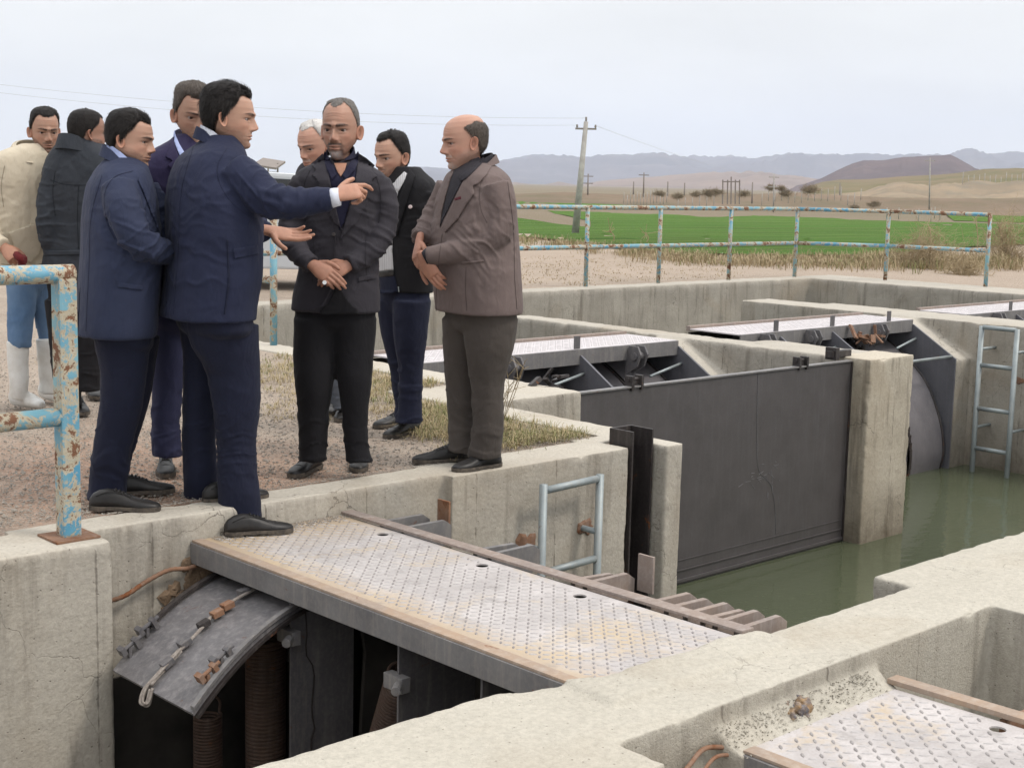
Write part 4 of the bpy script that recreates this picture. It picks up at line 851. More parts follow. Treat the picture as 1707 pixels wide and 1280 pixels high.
ZT = np.array([.1175, .1165, .113, .105, .09, .07, .045, .02, -.005, -.03, -.05, -.07, -.09, -.105, -.113, -.119, -.123, -.129, -.142, -.17, -.21])
YF = np.array([-.008, .008, .026, .050, .072, .086, .093, .0930, .087, .0865, .0865, .0855, .084, .080, .072, .056, .036, .018, .006, .004, .006])
YB = np.array([-.008, -.028, -.050, -.074, -.091, -.101, -.1045, -.1035, -.098, -.088, -.077, -.069, -.065, -.063, -.063, -.063, -.063, -.064, -.065, -.067, -.072])
HW = np.array([.0, .018, .034, .052, .0650, .0725, .0760, .0762, .0745, .0705, .0660, .0595, .0505, .0405, .0350, .0380, .043, .0490, .0530, .0560, .066])
KT = np.array([0, 0, 0, 0, 0, 0, 0, 0, 0, .02, .08, .18, .30, .36, .38, .38, .36, .30, .2, .05, 0])
def head_mesh(S, c, fwd, up, neck, P):
    """returns verts, faces, tint; local x = person's right, y = forward, z = up"""
    za = np.concatenate([np.array([.1175, .1171, .1162, .1148]), np.arange(.1125, -.1235, -.0026), np.array([-.126, -.129, -.134, -.142, -.152, -.165, -.185, -.21])])
    nr, na = len(za), 132; t = np.arange(na) / na; th = 2 * np.pi * t - .62 * np.sin(2 * np.pi * t) * .55
    zi = -za; f_ = lambda T: np.interp(zi, -ZT, T)
    yf, yb, hw, kt = f_(YF), f_(YB), f_(HW), f_(KT)
    jaw = P.get('jaw', 1.0); hw = hw * (1 + (jaw - 1) * sstep(.0, -.07, za)) * P.get('wide', 1.0) * .89; yf, yb = yf * .97, yb * .94
    cs, sn = np.cos(th), np.sin(th); yc = -.012
    pw = np.interp(za, [-.13, -.10, -.05, .05, .11], [1, 1.0, .93, .92, 1]); 
    V = np.zeros((nr, na, 3))
    for i in range(nr):
        c_ = np.sign(cs) * np.abs(cs) ** pw[i]; s_ = np.sign(sn) * np.abs(sn) ** pw[i]
        V[i, :, 0] = hw[i] * s_; V[i, :, 1] = yc + np.where(cs > 0, (yf[i] - yc), (yc - yb[i])) * c_; V[i, :, 2] = za[i] + kt[i] * np.clip(yf[i] - V[i, :, 1], 0, .12)
    x, y, z = V[..., 0], V[..., 1], V[..., 2]; wf = sstep(.012, .055, y) * sstep(-.122, -.108, z)
    G_ = lambda x0, z0, sx, sz: np.exp(-((x - x0) / sx) ** 2 - ((z - z0) / sz) ** 2)
    d = np.zeros_like(x); ax = np.abs(x)
    nl = P.get('nose', 1.0); zn = z
    nh = np.interp(zn, [-.052, -.043, -.036, -.029, -.022, -.010, .004, .016, .028, .04], [0, .004, .020, .0275, .026, .0195, .0125, .0075, .0035, 0]) * nl
    nw = np.interp(zn, [-.045, -.036, -.025, -.010, .01, .03], [.0138, .0138, .0115, .0080, .0068, .010])
    d += nh * np.exp(-(ax / nw) ** 2.4)
    d += .0065 * np.exp(-((ax - .0145) / .0055) ** 2 - ((z + .034) / .0065) ** 2)       # nostril wings
    A = lambda x0, z0, sx, sz: np.exp(-((ax - x0) / sx) ** 2 - ((z - z0) / sz) ** 2)
    d += -.0050 * A(.031, .004, .018, .0125) - .0070 * A(.0315, .0022, .0112, .0036) + .0042 * A(.032, .0095, .0145, .0032) + .0026 * A(.031, -.0050, .012, .0030)
    d += .0070 * A(.026, .0225, .022, .0068) + .0030 * G_(0, .027, .014, .008) - .0030 * G_(0, .008, .008, .006)
    d += .0048 * A(.047, -.022, .018, .016) - .0045 * A(.050, -.060, .020, .022) + .0055 * G_(0, -.060, .030, .018)
    d += .0034 * G_(0, -.0585, .019, .0045) + .0042 * G_(0, -.0690, .0165, .0050) - .0068 * G_(0, -.0638, .0235, .0022) - .0040 * G_(0, -.0790, .016, .0055) + .0075 * G_(0, -.0975, .019, .0125)
    fold = np.abs(ax - (.020 + (-z - .034) * .42)); d += -.0026 * np.exp(-(fold / .0035) ** 2) * sstep(-.075, -.062, z) * sstep(-.026, -.036, z) * P.get('age', .6)
    d += -.0015 * A(.026, -.0135, .018, .003) * P.get('age', .6)
    for zz in (.052, .062, .072): d += -.0010 * np.exp(-((z - zz - .004 * np.cos(ax * 60)) / .0016) ** 2) * sstep(.05, .03, ax) * P.get('age', .6)
    V[..., 1] += d * wf
    V[..., 0] += np.sign(x) * P.get('cheek', 0) * .006 * np.exp(-((z + .055) / .03) ** 2) * sstep(-.05, .02, y)
    # skin colour, with shade painted into eye sockets, mouth line and nostrils
    sk = np.array(P['skin']); col = np.tile(sk, (nr, na, 1)); 
    def tint(w_, q): 
        nonlocal col
        w_ = np.clip(w_, 0, 1)[..., None]; col = col * (1 - w_) + np.array(q) * w_
    pts = V.reshape(-1, 3); nz = fbm(pts * 60, 3, 3).reshape(x.shape); nz2 = fbm(pts * 300, 2, 5).reshape(x.shape)
    tint((.4 * A(.045, -.028, .02, .02) + .45 * A(0, -.03, .014, .012)) * (y > 0), sk * np.array([1.08, .78, .72]))
    lip = (A(0, -.0590, .0205, .0035) + A(0, -.0688, .0185, .0042)) * (y > .05); tint(lip * .75, sk * np.array([.82, .55, .52])); tint(G_(0, -.0638, .021, .0016) * (y > .05) * .8, sk * .25)
    tint(A(.0315, .0030, .0175, .0075) * (y > .03) * .60, sk * .40); tint(A(.030, -.009, .014, .004) * (y > .03) * .30 * P.get('age', .6), sk * .5); tint(A(.0315, .0072, .0125, .0016) * (y > .03) * .9, sk * .12)
    tint(A(.0085, -.0400, .0045, .0022) * (y > .05) * .9, sk * .22)
    bc = np.array(P.get('brow', (.02, .016, .014))); bz = .0195 + .0045 * np.sin(np.clip((ax - .010) / .040, 0, 1) * np.pi * .8)
    bt = np.interp(ax, [.008, .014, .035, .050], [.0018, .0040, .0034, .001]) * P.get('browt', 1) * 1.35
    tint(np.exp(-((z - bz) / bt) ** 4) * sstep(.007, .011, ax) * sstep(.054, .047, ax) * (y > .02) * (.9 + .3 * nz2), bc)
    bd = np.array(P.get('beardc', (.03, .025, .022))); B_ = P.get('beard', 'shadow')
    lowf = sstep(-.030, -.060, z + .25 * np.clip(ax - .045, 0, 1)) * sstep(-.045, -.01, y); notlip = 1 - np.clip(lip * 1.6, 0, 1)
    face = sstep(.010, -.018, z - .9 * (ax - .055)) * 0
    cheekline = sstep(-.020 - .9 * np.clip(.066 - ax, 0, .05), -.034 - .9 * np.clip(.066 - ax, 0, .05), z) * sstep(-.05, -.025, y)
    jawm = np.maximum(cheekline * sstep(-.135, -.115, z), 0)
    must = np.exp(-((z + .0505 + .10 * np.clip(ax - .012, 0, 1)) / .0062) ** 4) * sstep(.031, .024, ax) * (y > .045); chin = sstep(-.074, -.080, z) * sstep(.030, .022, ax) * (y > .02) * sstep(-.124, -.112, z); link_ = np.exp(-((ax - .026) / .006) ** 2) * sstep(-.05, -.055, z) * sstep(-.10, -.09, z) * (y > .03)
    spk = .75 + .5 * nz2
    if B_ == 'shadow': tint(jawm * .30 * spk * notlip, bd); tint(must * .22 * notlip, bd)
    if B_ == 'stubble': tint(jawm * .68 * spk * notlip, bd); tint(must * .85 * notlip * spk, bd); tint(chin * .5 * spk, bd)
    if B_ == 'goatee': tint(jawm * .55 * spk * notlip, bd * 1.6); tint(np.clip(np.maximum(must, link_) * 1.15, 0, 1) * notlip, bd * .7); tint(chin * .9 * spk, np.array(P.get('chinc', bd))); tint(sstep(-.108, -.116, z) * .5 * (y > 0) * jawm, bd)
    if B_ == 'grey': tint(jawm * .30 * spk * notlip, (.32, .29, .27)); tint(must * .85 * notlip * spk, (.26, .24, .22)); tint(chin * .40 * spk, (.42, .40, .38))
    # scalp darkening under thin hair
    hm = hairmask(P, V[..., 0], V[..., 1], V[..., 2]); tint(.35 * np.clip(fbm(pts * 22, 3, 31).reshape(x.shape), 0, 1) , sk * np.array([1.12, .90, .85])); tint(.30 * np.clip(fbm(pts * 26, 3, 47).reshape(x.shape), 0, 1), sk * .72); tint(sstep(-.004, .006, hm) * P.get('scalp', .8), np.array(P.get('scalpc', (.05, .04, .035))))
    # neck rings slide towards the neck base
    R_ = np.cross(fwd, up); R_ /= np.linalg.norm(R_); B3 = np.stack([R_, fwd, up], 0)
    W_ = c + S * (V.reshape(-1, 3) @ B3)
    if neck is not None:
        zz = V[..., 2].reshape(-1); w_ = sstep(-.10, -.205, zz); base = c + S * (np.array([0, -.030, -.205]) @ B3); W_ = W_ + np.outer(w_, neck - base)
    F = [(i * na + j, (i + 1) * na + j, (i + 1) * na + (j + 1) % na, i * na + (j + 1) % na) for i in range(nr - 1) for j in range(na)]
    Cc = col.reshape(-1, 3); out_v, out_f, out_c = [W_], list(F), [Cc]; n0 = len(W_)
    def addl(v, f, cc):
        nonlocal n0
        out_v.append(c + S * (np.asarray(v) @ B3)); out_f.extend([tuple(k + n0 for k in q) for q in f]); out_c.append(cc); n0 += len(v)
    for sx in (-1, 1):                                   # eyes
        nu, nv = 18, 12; v = []; cc = []
        for i in range(nv + 1):
            for j in range(nu):
                a, b_ = np.pi * i / nv, 2 * np.pi * j / nu; q = np.array([math.sin(a) * math.cos(b_), math.cos(a), math.sin(a) * math.sin(b_)]); v.append(np.array([sx * .0300, .0618, .0022]) + .0118 * q)
                gz = P.get('gaze', 0); dd = math.degrees(math.acos(np.clip(q @ np.array([math.sin(gz), math.cos(gz), -.05]), -1, 1))); cc.append((.012, .008, .006) if dd < 33 else (.27, .22, .20))
        addl(v, [(i * nu + j, (i + 1) * nu + j, (i + 1) * nu + (j + 1) % nu, i * nu + (j + 1) % nu) for i in range(nv) for j in range(nu)], np.array(cc))
    for sx in (-1, 1):                                   # ears
        nu, nv = 28, 9; v = []; cc = []; es = P.get('ear', 1.05) * .92
        rp = [0, .2, .4, .58, .74, .88, .98, 1.0, .93]; hp = [.002, .002, .0025, .006, .0065, .0115, .0120, .0065, -.004]
        for i in range(nv):
            for j in range(nu):
                a = 2 * np.pi * j / nu; ry = .0158 * (1 + .18 * math.sin(a)); yy = es * rp[i] * ry * math.cos(a); zz = es * rp[i] * .0285 * math.sin(a)
                out_ = hp[i] + (.0085 - yy * .50) * (1 if hp[i] > 0 else .2)
                if math.cos(a) > .2 and i > 4: out_ -= .006 * math.cos(a)
                v.append(np.array([sx * (.0645 * P.get('wide', 1) + out_ * .85), -.016 + yy + zz * -.22, -.008 + zz]) * np.array([1, 1, 1]) * 1.0)
                dk = 1 - .45 * np.exp(-((rp[i] - .35) / .25) ** 2); cc.append(tuple(np.array(P['skin']) * np.array([1.0, .84, .78]) * dk))
        addl(v, [(i * nu + j, (i + 1) * nu + j, (i + 1) * nu + (j + 1) % nu, i * nu + (j + 1) % nu) for i in range(nv - 1) for j in range(nu)], np.array(cc))
    return np.concatenate(out_v), out_f, np.concatenate(out_c), (V, B3, nr, na, W_[:nr * na])
def hairmask(P, x, y, z):
    """>0 where hair grows (rough distance in metres inside the hairline)"""
    th = np.degrees(np.arctan2(np.abs(x), y + .012)); k = P.get('hair', 'full'); up_ = P.get('hairline', 0)
    front = .078 + up_; 
    if k == 'recede': line = np.interp(th, [0, 18, 32, 48, 62, 75, 86, 93, 108, 122, 180], [.090, .098, .108, .088, .052, .036, .012, -.012, .012, -.035, -.060])
    elif k == 'bald': line = np.interp(th, [0, 40, 62, 74, 85, 92, 104, 118, 180], [.2, .2, .062, .046, .028, -.004, .014, -.034, -.070])
    else: line = np.interp(th, [0, 16, 30, 40, 50, 60, 69, 77, 86, 92, 106, 122, 180], [front, front + .003, front + .010, front + .008, front - .010, front - .034, front - .044, .024, .002, -.022, .008, -.046, -.082])
    m = z - line
    if k == 'bald': m = np.minimum(m, np.interp(th, [60, 80, 110, 150, 180], [.062, .070, .085, .078, .072]) - z + .0)
    return m
def hair_mesh(P, HD, S, c, thick):
    V, B3, nr, na, W_ = HD; x, y, z = V[..., 0], V[..., 1], V[..., 2]; m = hairmask(P, x, y, z); nzz = fbm(V.reshape(-1, 3) * 45, 3, 9).reshape(x.shape); m = m + nzz * .007
    th = np.arctan2(np.abs(x), y + .012); style = thick(np.degrees(th), z); tk = style * (sstep(-.002, .030, m) * .75 + .25 * sstep(-.002, .010, m)) * (1 + .28 * fbm(V.reshape(-1, 3) * np.array([38, 38, 26]), 3, 2).reshape(x.shape))
    cen = np.array([0, -.012, .02]); nrm = V - cen; nrm = nrm / (np.linalg.norm(nrm, axis=2)[..., None] + 1e-9); nrm[..., 2] += .15
    O = V + nrm * (tk + .0008)[..., None]; keep = m > .0015; idx = -np.ones((nr, na), int); vs = []; 
    F = []
    for i in range(nr - 1):
        for j in range(na):
            k = (j + 1) % na
            if keep[i, j] and keep[i + 1, j] and keep[i, k] and keep[i + 1, k]: F.append((i, j, i + 1, j, i + 1, k, i, k))
    mb = MB(); fl = []
    def gid(i, j):
        if idx[i, j] < 0: idx[i, j] = len(vs); vs.append(O[i, j])
        return idx[i, j]
    for q in F: fl.append((gid(q[0], q[1]), gid(q[2], q[3]), gid(q[4], q[5]), gid(q[6], q[7])))
    vs = np.array(vs); mb.add(c + S * (vs @ B3), fl)
    # loose strands
    R_ = np.random.RandomState(4); cand = np.argwhere((m > -.001) & (m < .02) | (m > 0) & (np.arange(na)[None, :] % 2 == 0)); n = P.get('strands', 1500); sel = cand[R_.randint(0, len(cand), n)]; ln = P.get('slen', .018)
    for i, j in sel:
        p = O[i, j]; nn = nrm[i, j]; comb = np.array([R_.normal(0, .25), -.75 if z[i, j] > .06 else -.35, -.15 if z[i, j] > .06 else -.9]) if P.get('comb', 'back') == 'back' else np.array([R_.normal(0, .3), .5 if y[i, j] > 0 else -.2, -.6])
        tg = comb - nn * (comb @ nn); tg /= np.linalg.norm(tg) + 1e-9; sd = np.cross(nn, tg) * .0007; l = ln * R_.uniform(.5, 1.1) * min(1, max(m[i, j], 0) / .02 + .30); up2 = .06 + R_.uniform(0, .13)
        a = p - nn * .001; b_ = p + tg * l * .5 + nn * l * up2 * .7; e_ = p + tg * l + nn * l * up2 * .55
        mb.add(c + S * (np.array([a - sd, a + sd, b_ + sd, b_ - sd, e_]) @ B3), [(0, 1, 2, 3), (3, 2, 4)])
    return mb
def hand_mesh(w, dx, dorsal, side, curls, thumb, sc=1.0, spread=-.45):
    """w wrist, dx towards the fingers, dorsal = back of the hand, side = +1/-1 picks the thumb side"""
    w, dx, dorsal = map(lambda q: np.array(q, float), (w, dx, dorsal)); dx /= np.linalg.norm(dx); dorsal -= dx * (dx @ dorsal); dorsal /= np.linalg.norm(dorsal); dy = np.cross(dorsal, dx) * side
    X = lambda p: w + sc * (p[0] * dx + p[1] * dy + p[2] * dorsal)
    mb = MB(); mb.tube([X((-.042, 0, 0)), X((-.02, 0, 0)), X((.0, .0, 0)), X((.02, .002, 0)), X((.05, .002, .002)), X((.08, 0, .003)), X((.096, 0, .002))], np.array([(.020, .016), (.025, .019), (.027, .019), (.033, .018), (.040, .0165), (.041, .0145), (.037, .0115)]) * sc, 20, side=dy)
    L_ = [(.043, .026, .021), (.047, .030, .022), (.043, .027, .021), (.034, .021, .019)]; Y_ = [.030, .0105, -.010, -.029]; Xr = [.088, .092, .088, .080]
    for k in range(4):
        p = np.array([Xr[k], Y_[k], .002]); a = 0; pts = [X(p - np.array([.018, 0, 0])), X(p)]; rr = [.0092, .0095]; yd = spread * (1.5 - k) * .10
        for j in range(3):
            a += math.radians(curls[k][j]); p = p + L_[k][j] * np.array([math.cos(a), yd, -math.sin(a)]); pts.append(X(p)); rr.append([.0088, .0082, .0066][j])
        P_ = np.array(pts); t = []; r_ = []
        for i in range(len(P_) - 1):
            for u in (0, .5): t.append(P_[i] * (1 - u) + P_[i + 1] * u); r_.append(rr[i] * (1 - u) + rr[i + 1] * u + (.0006 if u == 0 and i > 1 else 0))
        e_ = P_[-1] - P_[-2]; e_ /= np.linalg.norm(e_); t += [P_[-1], P_[-1] + e_ * .004 * sc, P_[-1] + e_ * .0065 * sc]; r_ += [rr[-1], rr[-1] * .75, rr[-1] * .3]
        mb.tube(t, np.array(r_) * sc * .97, 12)
    p = np.array([.022, .026, -.006]); pts = [X(p), ]; rr = [.015]
    for j, (d_, l) in enumerate(zip(thumb, (.040, .033, .027))):
        d_ = np.array(d_, float); d_ /= np.linalg.norm(d_); p = p + l * d_; pts.append(X(p)); rr.append([.0125, .0112, .0088][j])
    e_ = pts[-1] - pts[-2]; e_ /= np.linalg.norm(e_); pts += [pts[-1] + e_ * .004 * sc, pts[-1] + e_ * .007 * sc]; rr += [.0068, .003]
    mb.tube(pts, np.array(rr) * sc, 12)
    me = remesh(mb, .0030); v = getv(me); e = edges_of(me); v = relax(v, e, 3, .5); f = [tuple(p.vertices) for p in me.polygons]; bpy.data.meshes.remove(me); return v, f

def mpp(p): return ((p - CAMP) @ CF) / FPX                 # metres per photo pixel at a point
def hdg(phi): r = math.radians(phi); return -math.cos(r) * HF + math.sin(r) * RH
def rings(rows, s, phi, ratio=.6, ex=2.3, n=40):
    """rows of (y, xl, xr[, off[, ratio]]) read along the figure -> a closed loft with level rings"""
    f = hdg(phi); lat = np.cross(f, UP); out_ = []; cph, sph = abs(f @ HF), abs(f @ RH)
    R0_ = []
    for q in rows:
        y, xl, xr = q[:3]; off = q[3] if len(q) > 3 else 0; ra = q[4] if len(q) > 4 else ratio
        c = at((xl + xr) / 2, y, s + off); h = (xr - xl) / 2 * mpp(c); a = h / math.sqrt(cph ** 2 + (ra * sph) ** 2); R0_.append([*c, a, a * ra])
    R0_ = np.array(R0_); R1 = catmull(R0_, 3); ang = np.linspace(0, 2 * np.pi, n, endpoint=False); V = []
    for q in R1:
        ca, sa = np.cos(ang), np.sin(ang); V.append(q[:3] + np.outer(np.sign(ca) * np.abs(ca) ** (2 / ex) * max(q[3], .004), lat) + np.outer(np.sign(sa) * np.abs(sa) ** (2 / ex) * max(q[4], .004), f))
    m = len(V); V = np.concatenate(V); F = [(i * n + j, i * n + (j + 1) % n, (i + 1) * n + (j + 1) % n, (i + 1) * n + j) for i in range(m - 1) for j in range(n)] + [tuple(range(n))[::-1], tuple(range((m - 1) * n, m * n))]
    return V, F
def limb(pts, s, k=4):
    """pts of (x, y, off, r) -> smooth tube points and radii"""
    Q = np.array([[*at(x, y, s + o), r] for x, y, o, r in pts]); Q = catmull(Q, k); return Q[:, :3], Q[:, 3]
def cloth(parts, name, mat, voxel, folds=(), drape=.004, seed=1, relaxn=3, extra=None, dz=1.0):
    mb = MB()
    for v, f in parts: mb.add(v, f)
    me = remesh(mb, voxel); v = getv(me); e = edges_of(me); v = relax(v, e, relaxn, .5); setv(me, v); n = getn(me)
    q = np.stack([v @ RH, v @ HF, v[:, 2]], 1)
    d = drape * .62 * fbm(q * np.array([11, 11, 4 * dz]), 3, seed) + drape * .45 * (.5 - np.abs(fbm(q * np.array([5, 5, 7]) + 2 * fbm(q * 3, 2, 8)[:, None], 2, seed + 7)) * 2.5) + drape * .35 * fbm(q * 34, 2, seed + 3)
    for (c, ax, r, amp, fr) in folds:
        c = np.array(c); ax = np.array(ax, float); ax /= np.linalg.norm(ax); w = np.exp(-(np.linalg.norm(v - c, axis=1) / r) ** 2)
        u = (v - c) @ ax; pe = (v - c) - np.outer(u, ax); amp = amp * 1.5; k1 = np.stack([pe @ RH * 3.2 + 2.2 * fbm(q * 5, 2, seed + 2), pe @ UP * 3.2, u * fr * 1.0 + 1.3 * fbm(q * 6, 2, seed + 9)], 1); rid = 1 - np.abs(fbm(k1, 2, seed + 5, .4)) * 6.5; d = d + amp * w * np.clip(rid, -.35, 1)
    v = v + n * d[:, None]; setv(me, v); o = link(name, me, mat); return o
BV = {}
def bvh(o):
    if o.name not in BV: BV[o.name] = BVHTree.FromPolygons([tuple(q) for q in getv(o.data)], [tuple(p.vertices) for p in o.data.polygons])
    return BV[o.name]
def patch(name, target, poly, mat, off=.004, th=.003, step=3.0, s=None, dense=2.0):
    """a piece of cloth of real thickness lying on target; its outline was measured on the photograph"""
    if not isinstance(target, (list, tuple)): target = [target]
    B = []
    n = len(poly)
    for i in range(n):
        a, b_ = np.array(poly[i], float), np.array(poly[(i + 1) % n], float); k = max(1, int(np.linalg.norm(b_ - a) / dense))
        for t in range(k): B.append(a + (b_ - a) * t / k)
    nb = len(B); BB = np.array(B); x0, y0 = BB.min(0); x1, y1 = BB.max(0); pts = list(B)
    def ins(x, y):
        c = False
        for i in range(nb):
            xa, ya = BB[i]; xb, yb = BB[i - 1]
            if (ya > y) != (yb > y) and x < (xb - xa) * (y - ya) / (yb - ya) + xa: c = not c
        return c
    for x in np.arange(x0 + step / 2, x1, step):
        for y in np.arange(y0 + step / 2, y1, step):
            if ins(x, y) and np.min(np.abs(BB - [x, y]).sum(1)) > dense * .6: pts.append(np.array([x, y]))
    r = delaunay_2d_cdt([Vector(p) for p in pts], [(i, (i + 1) % nb) for i in range(nb)], [], 1, 1e-5)
    top = []; D_ = []
    for p in r[0]:
        d = ray(p[0], p[1]); d = d / np.linalg.norm(d); best = None
        for t_ in target:
            h = bvh(t_).ray_cast(Vector(CAMP), Vector(d))
            if h[0] is not None and (best is None or h[3] < best): best = h[3]
        D_.append(best)
    ok = [q for q in D_ if q is not None]; med = float(np.median(ok)) if ok else 6.0
    pa = np.array([tuple(p) for p in r[0]])
    for i in range(len(D_)):
        if D_[i] is None or abs(D_[i] - med) > .22:
            js = [j for j in range(len(D_)) if D_[j] is not None and abs(D_[j] - med) <= .22]
            D_[i] = D_[js[int(np.argmin(np.abs(pa[js] - pa[i]).sum(1)))]] if js else med
    V = []; V2 = []
    for p, t_ in zip(r[0], D_):
        d = ray(p[0], p[1]); d = d / np.linalg.norm(d); V.append(CAMP + d * (t_ - off - th)); V2.append(CAMP + d * (t_ + .004))
    m = len(V); fs = [tuple(f) for f in r[2]]; rim = {}
    for f in fs:
        for i in range(3): rim[(f[i], f[(i + 1) % 3])] = 1
    mb = MB(); mb.add(V + V2, fs + [tuple(k + m for k in f[::-1]) for f in fs] + [(b_, a, a + m, b_ + m) for a, b_ in rim if (b_, a) not in rim])
    o = mb.build(name, mat, smooth=False); sm = [len(p.vertices) == 3 for p in o.data.polygons]; o.data.polygons.foreach_set('use_smooth', sm); return o
def seam(j, pts, mat, w=.75, off=.0008, th=.0010, name='seam'):
    P = catmull([(x, y, 0) for x, y in pts], 5)[:, :2]; T = np.gradient(P, axis=0); T /= np.linalg.norm(T, axis=1)[:, None]; Nn = np.stack([-T[:, 1], T[:, 0]], 1) * w / 2
    return patch(name, j, list(P + Nn) + list((P - Nn)[::-1]), mat, off, th, step=50, dense=3)
def band(name, c, fwd, up, a, b_, h, mat, open_=50, tilt=.35, th=.005, flare=.012, k=30, dip=0.0):
    """collar round the neck; open_ degrees left open in front; tilt raises the back"""
    lat = np.cross(fwd, up); an = np.radians(np.linspace(open_, 360 - open_, k)); V = []
    for t in an:
        d = math.sin(t) * lat + math.cos(t) * fwd; base = c + math.sin(t) * lat * a + math.cos(t) * fwd * b_ - up * (math.cos(t) * tilt * b_) ; hh = h * (.75 + .25 * (1 - math.cos(t)) / 2) * (.25 + .75 * min(1, (1 - abs(t - math.pi) / (math.pi - math.radians(open_)) ) * 2.2 ))
        V += [base + d * flare, base + up * hh, base + up * hh + d * th, base + d * (flare + th) + d * .004]
    F = [(4 * i + q, 4 * i + (q + 1) % 4, 4 * i + 4 + (q + 1) % 4, 4 * i + 4 + q) for i in range(k - 1) for q in range(4)] + [(0, 3, 2, 1), (4 * k - 4, 4 * k - 3, 4 * k - 2, 4 * k - 1)]
    m = MB(); m.add(V, F); return m.build(name, mat, smooth=False, bevel=.001)
def shoe(h, dirv, mat, L=.295, wd=1.0, hi=1.0, name='shoe'):
    h = np.array(h, float); d = np.array([dirv[0], dirv[1], 0.]); d /= np.linalg.norm(d); lat = np.cross(d, UP)
    t = np.array([0, .05, .14, .25, .36, .48, .60, .72, .84, .93, .98, 1.0]); w = np.array([.014, .027, .034, .035, .034, .037, .043, .047, .044, .034, .022, .008]) * wd
    tp = np.array([.050, .070, .086, .092, .088, .075, .060, .050, .043, .037, .031, .024]) * hi; w = w * .95; V = []; n = 20; an = np.linspace(0, 2 * np.pi, n, endpoint=False)
    for i in range(len(t)):
        c = h + d * t[i] * L; zc = .016; H_ = tp[i] - zc
        for a in an:
            sx, sz = math.cos(a), math.sin(a); V.append(c + lat * w[i] * np.sign(sx) * abs(sx) ** .8 + UP * (zc + (H_ * max(0, sz) ** .85 if sz > 0 else 0)))
    F = [(i * n + j, i * n + (j + 1) % n, (i + 1) * n + (j + 1) % n, (i + 1) * n + j) for i in range(len(t) - 1) for j in range(n)] + [tuple(range(n)), tuple(range((len(t) - 1) * n, len(t) * n))]
    mb = MB(); mb.add(V, F); o = mb.build(name, mat, smooth=True)
    poly = [(h + d * t[i] * L + lat * (w[i] + .004)) for i in range(len(t))] + [(h + d * t[i] * L - lat * (w[i] + .004)) for i in range(len(t))[::-1]]
    m2 = MB(); k = len(poly); z0 = lambda i: 0.0
    m2.add([p + UP * .006 for p in poly] + [p + UP * .020 for p in poly], [tuple(range(k)), tuple(range(k, 2 * k))[::-1]] + [(i, (i + 1) % k, k + (i + 1) % k, k + i) for i in range(k)])
    pl = [(h + d * t[i] * L + lat * (w[i] + .003)) for i in range(4)] + [(h + d * t[i] * L - lat * (w[i] + .003)) for i in range(4)[::-1]]
    m2.add([p for p in pl] + [p + UP * .008 for p in pl], [tuple(range(8)), tuple(range(8, 16))[::-1]] + [(i, (i + 1) % 8, 8 + (i + 1) % 8, 8 + i) for i in range(8)])
    pl = [(h + d * (t[i]) * L + lat * (w[i] + .003)) for i in range(6, 12)] + [(h + d * t[i] * L - lat * (w[i] + .003)) for i in range(6, 12)[::-1]]
    m2.add([p for p in pl] + [p + UP * .008 for p in pl], [tuple(range(12)), tuple(range(12, 24))[::-1]] + [(i, (i + 1) % 12, 12 + (i + 1) % 12, 12 + i) for i in range(12)])
    so_ = m2.build('sole', M['sole']); 
    m3 = MB()
    for q in range(5):
        tt = .37 + q * .052; c = h + d * tt * L + UP * (np.interp(tt, t, tp) + .001); m3.tube([c - lat * .015 - UP * .003, c + UP * .004, c + lat * .015 - UP * .003], .0028, 6)
    for sg in (-1, 1): m3.tube(catmull([h + d * L * u + lat * sg * 1.02 * np.interp(u, t, w) * v_ + UP * np.interp(u, t, tp) * z_ for u, v_, z_ in ((.10, .9, .80), (.30, .75, .93), (.52, .45, .98), (.62, .55, .93), (.66, .95, .55))], 4), .0016, 5)
    m3.tube(catmull([h + d * L * .74 + lat * np.interp(.74, t, w) * math.cos(a_) + UP * (.014 + (np.interp(.74, t, tp) - .014) * math.sin(a_) + .001) for a_ in np.linspace(.1, 3.04, 9)], 2), .0014, 5)
    la = m3.build('laces', mat, smooth=True)
    return o, so_, la

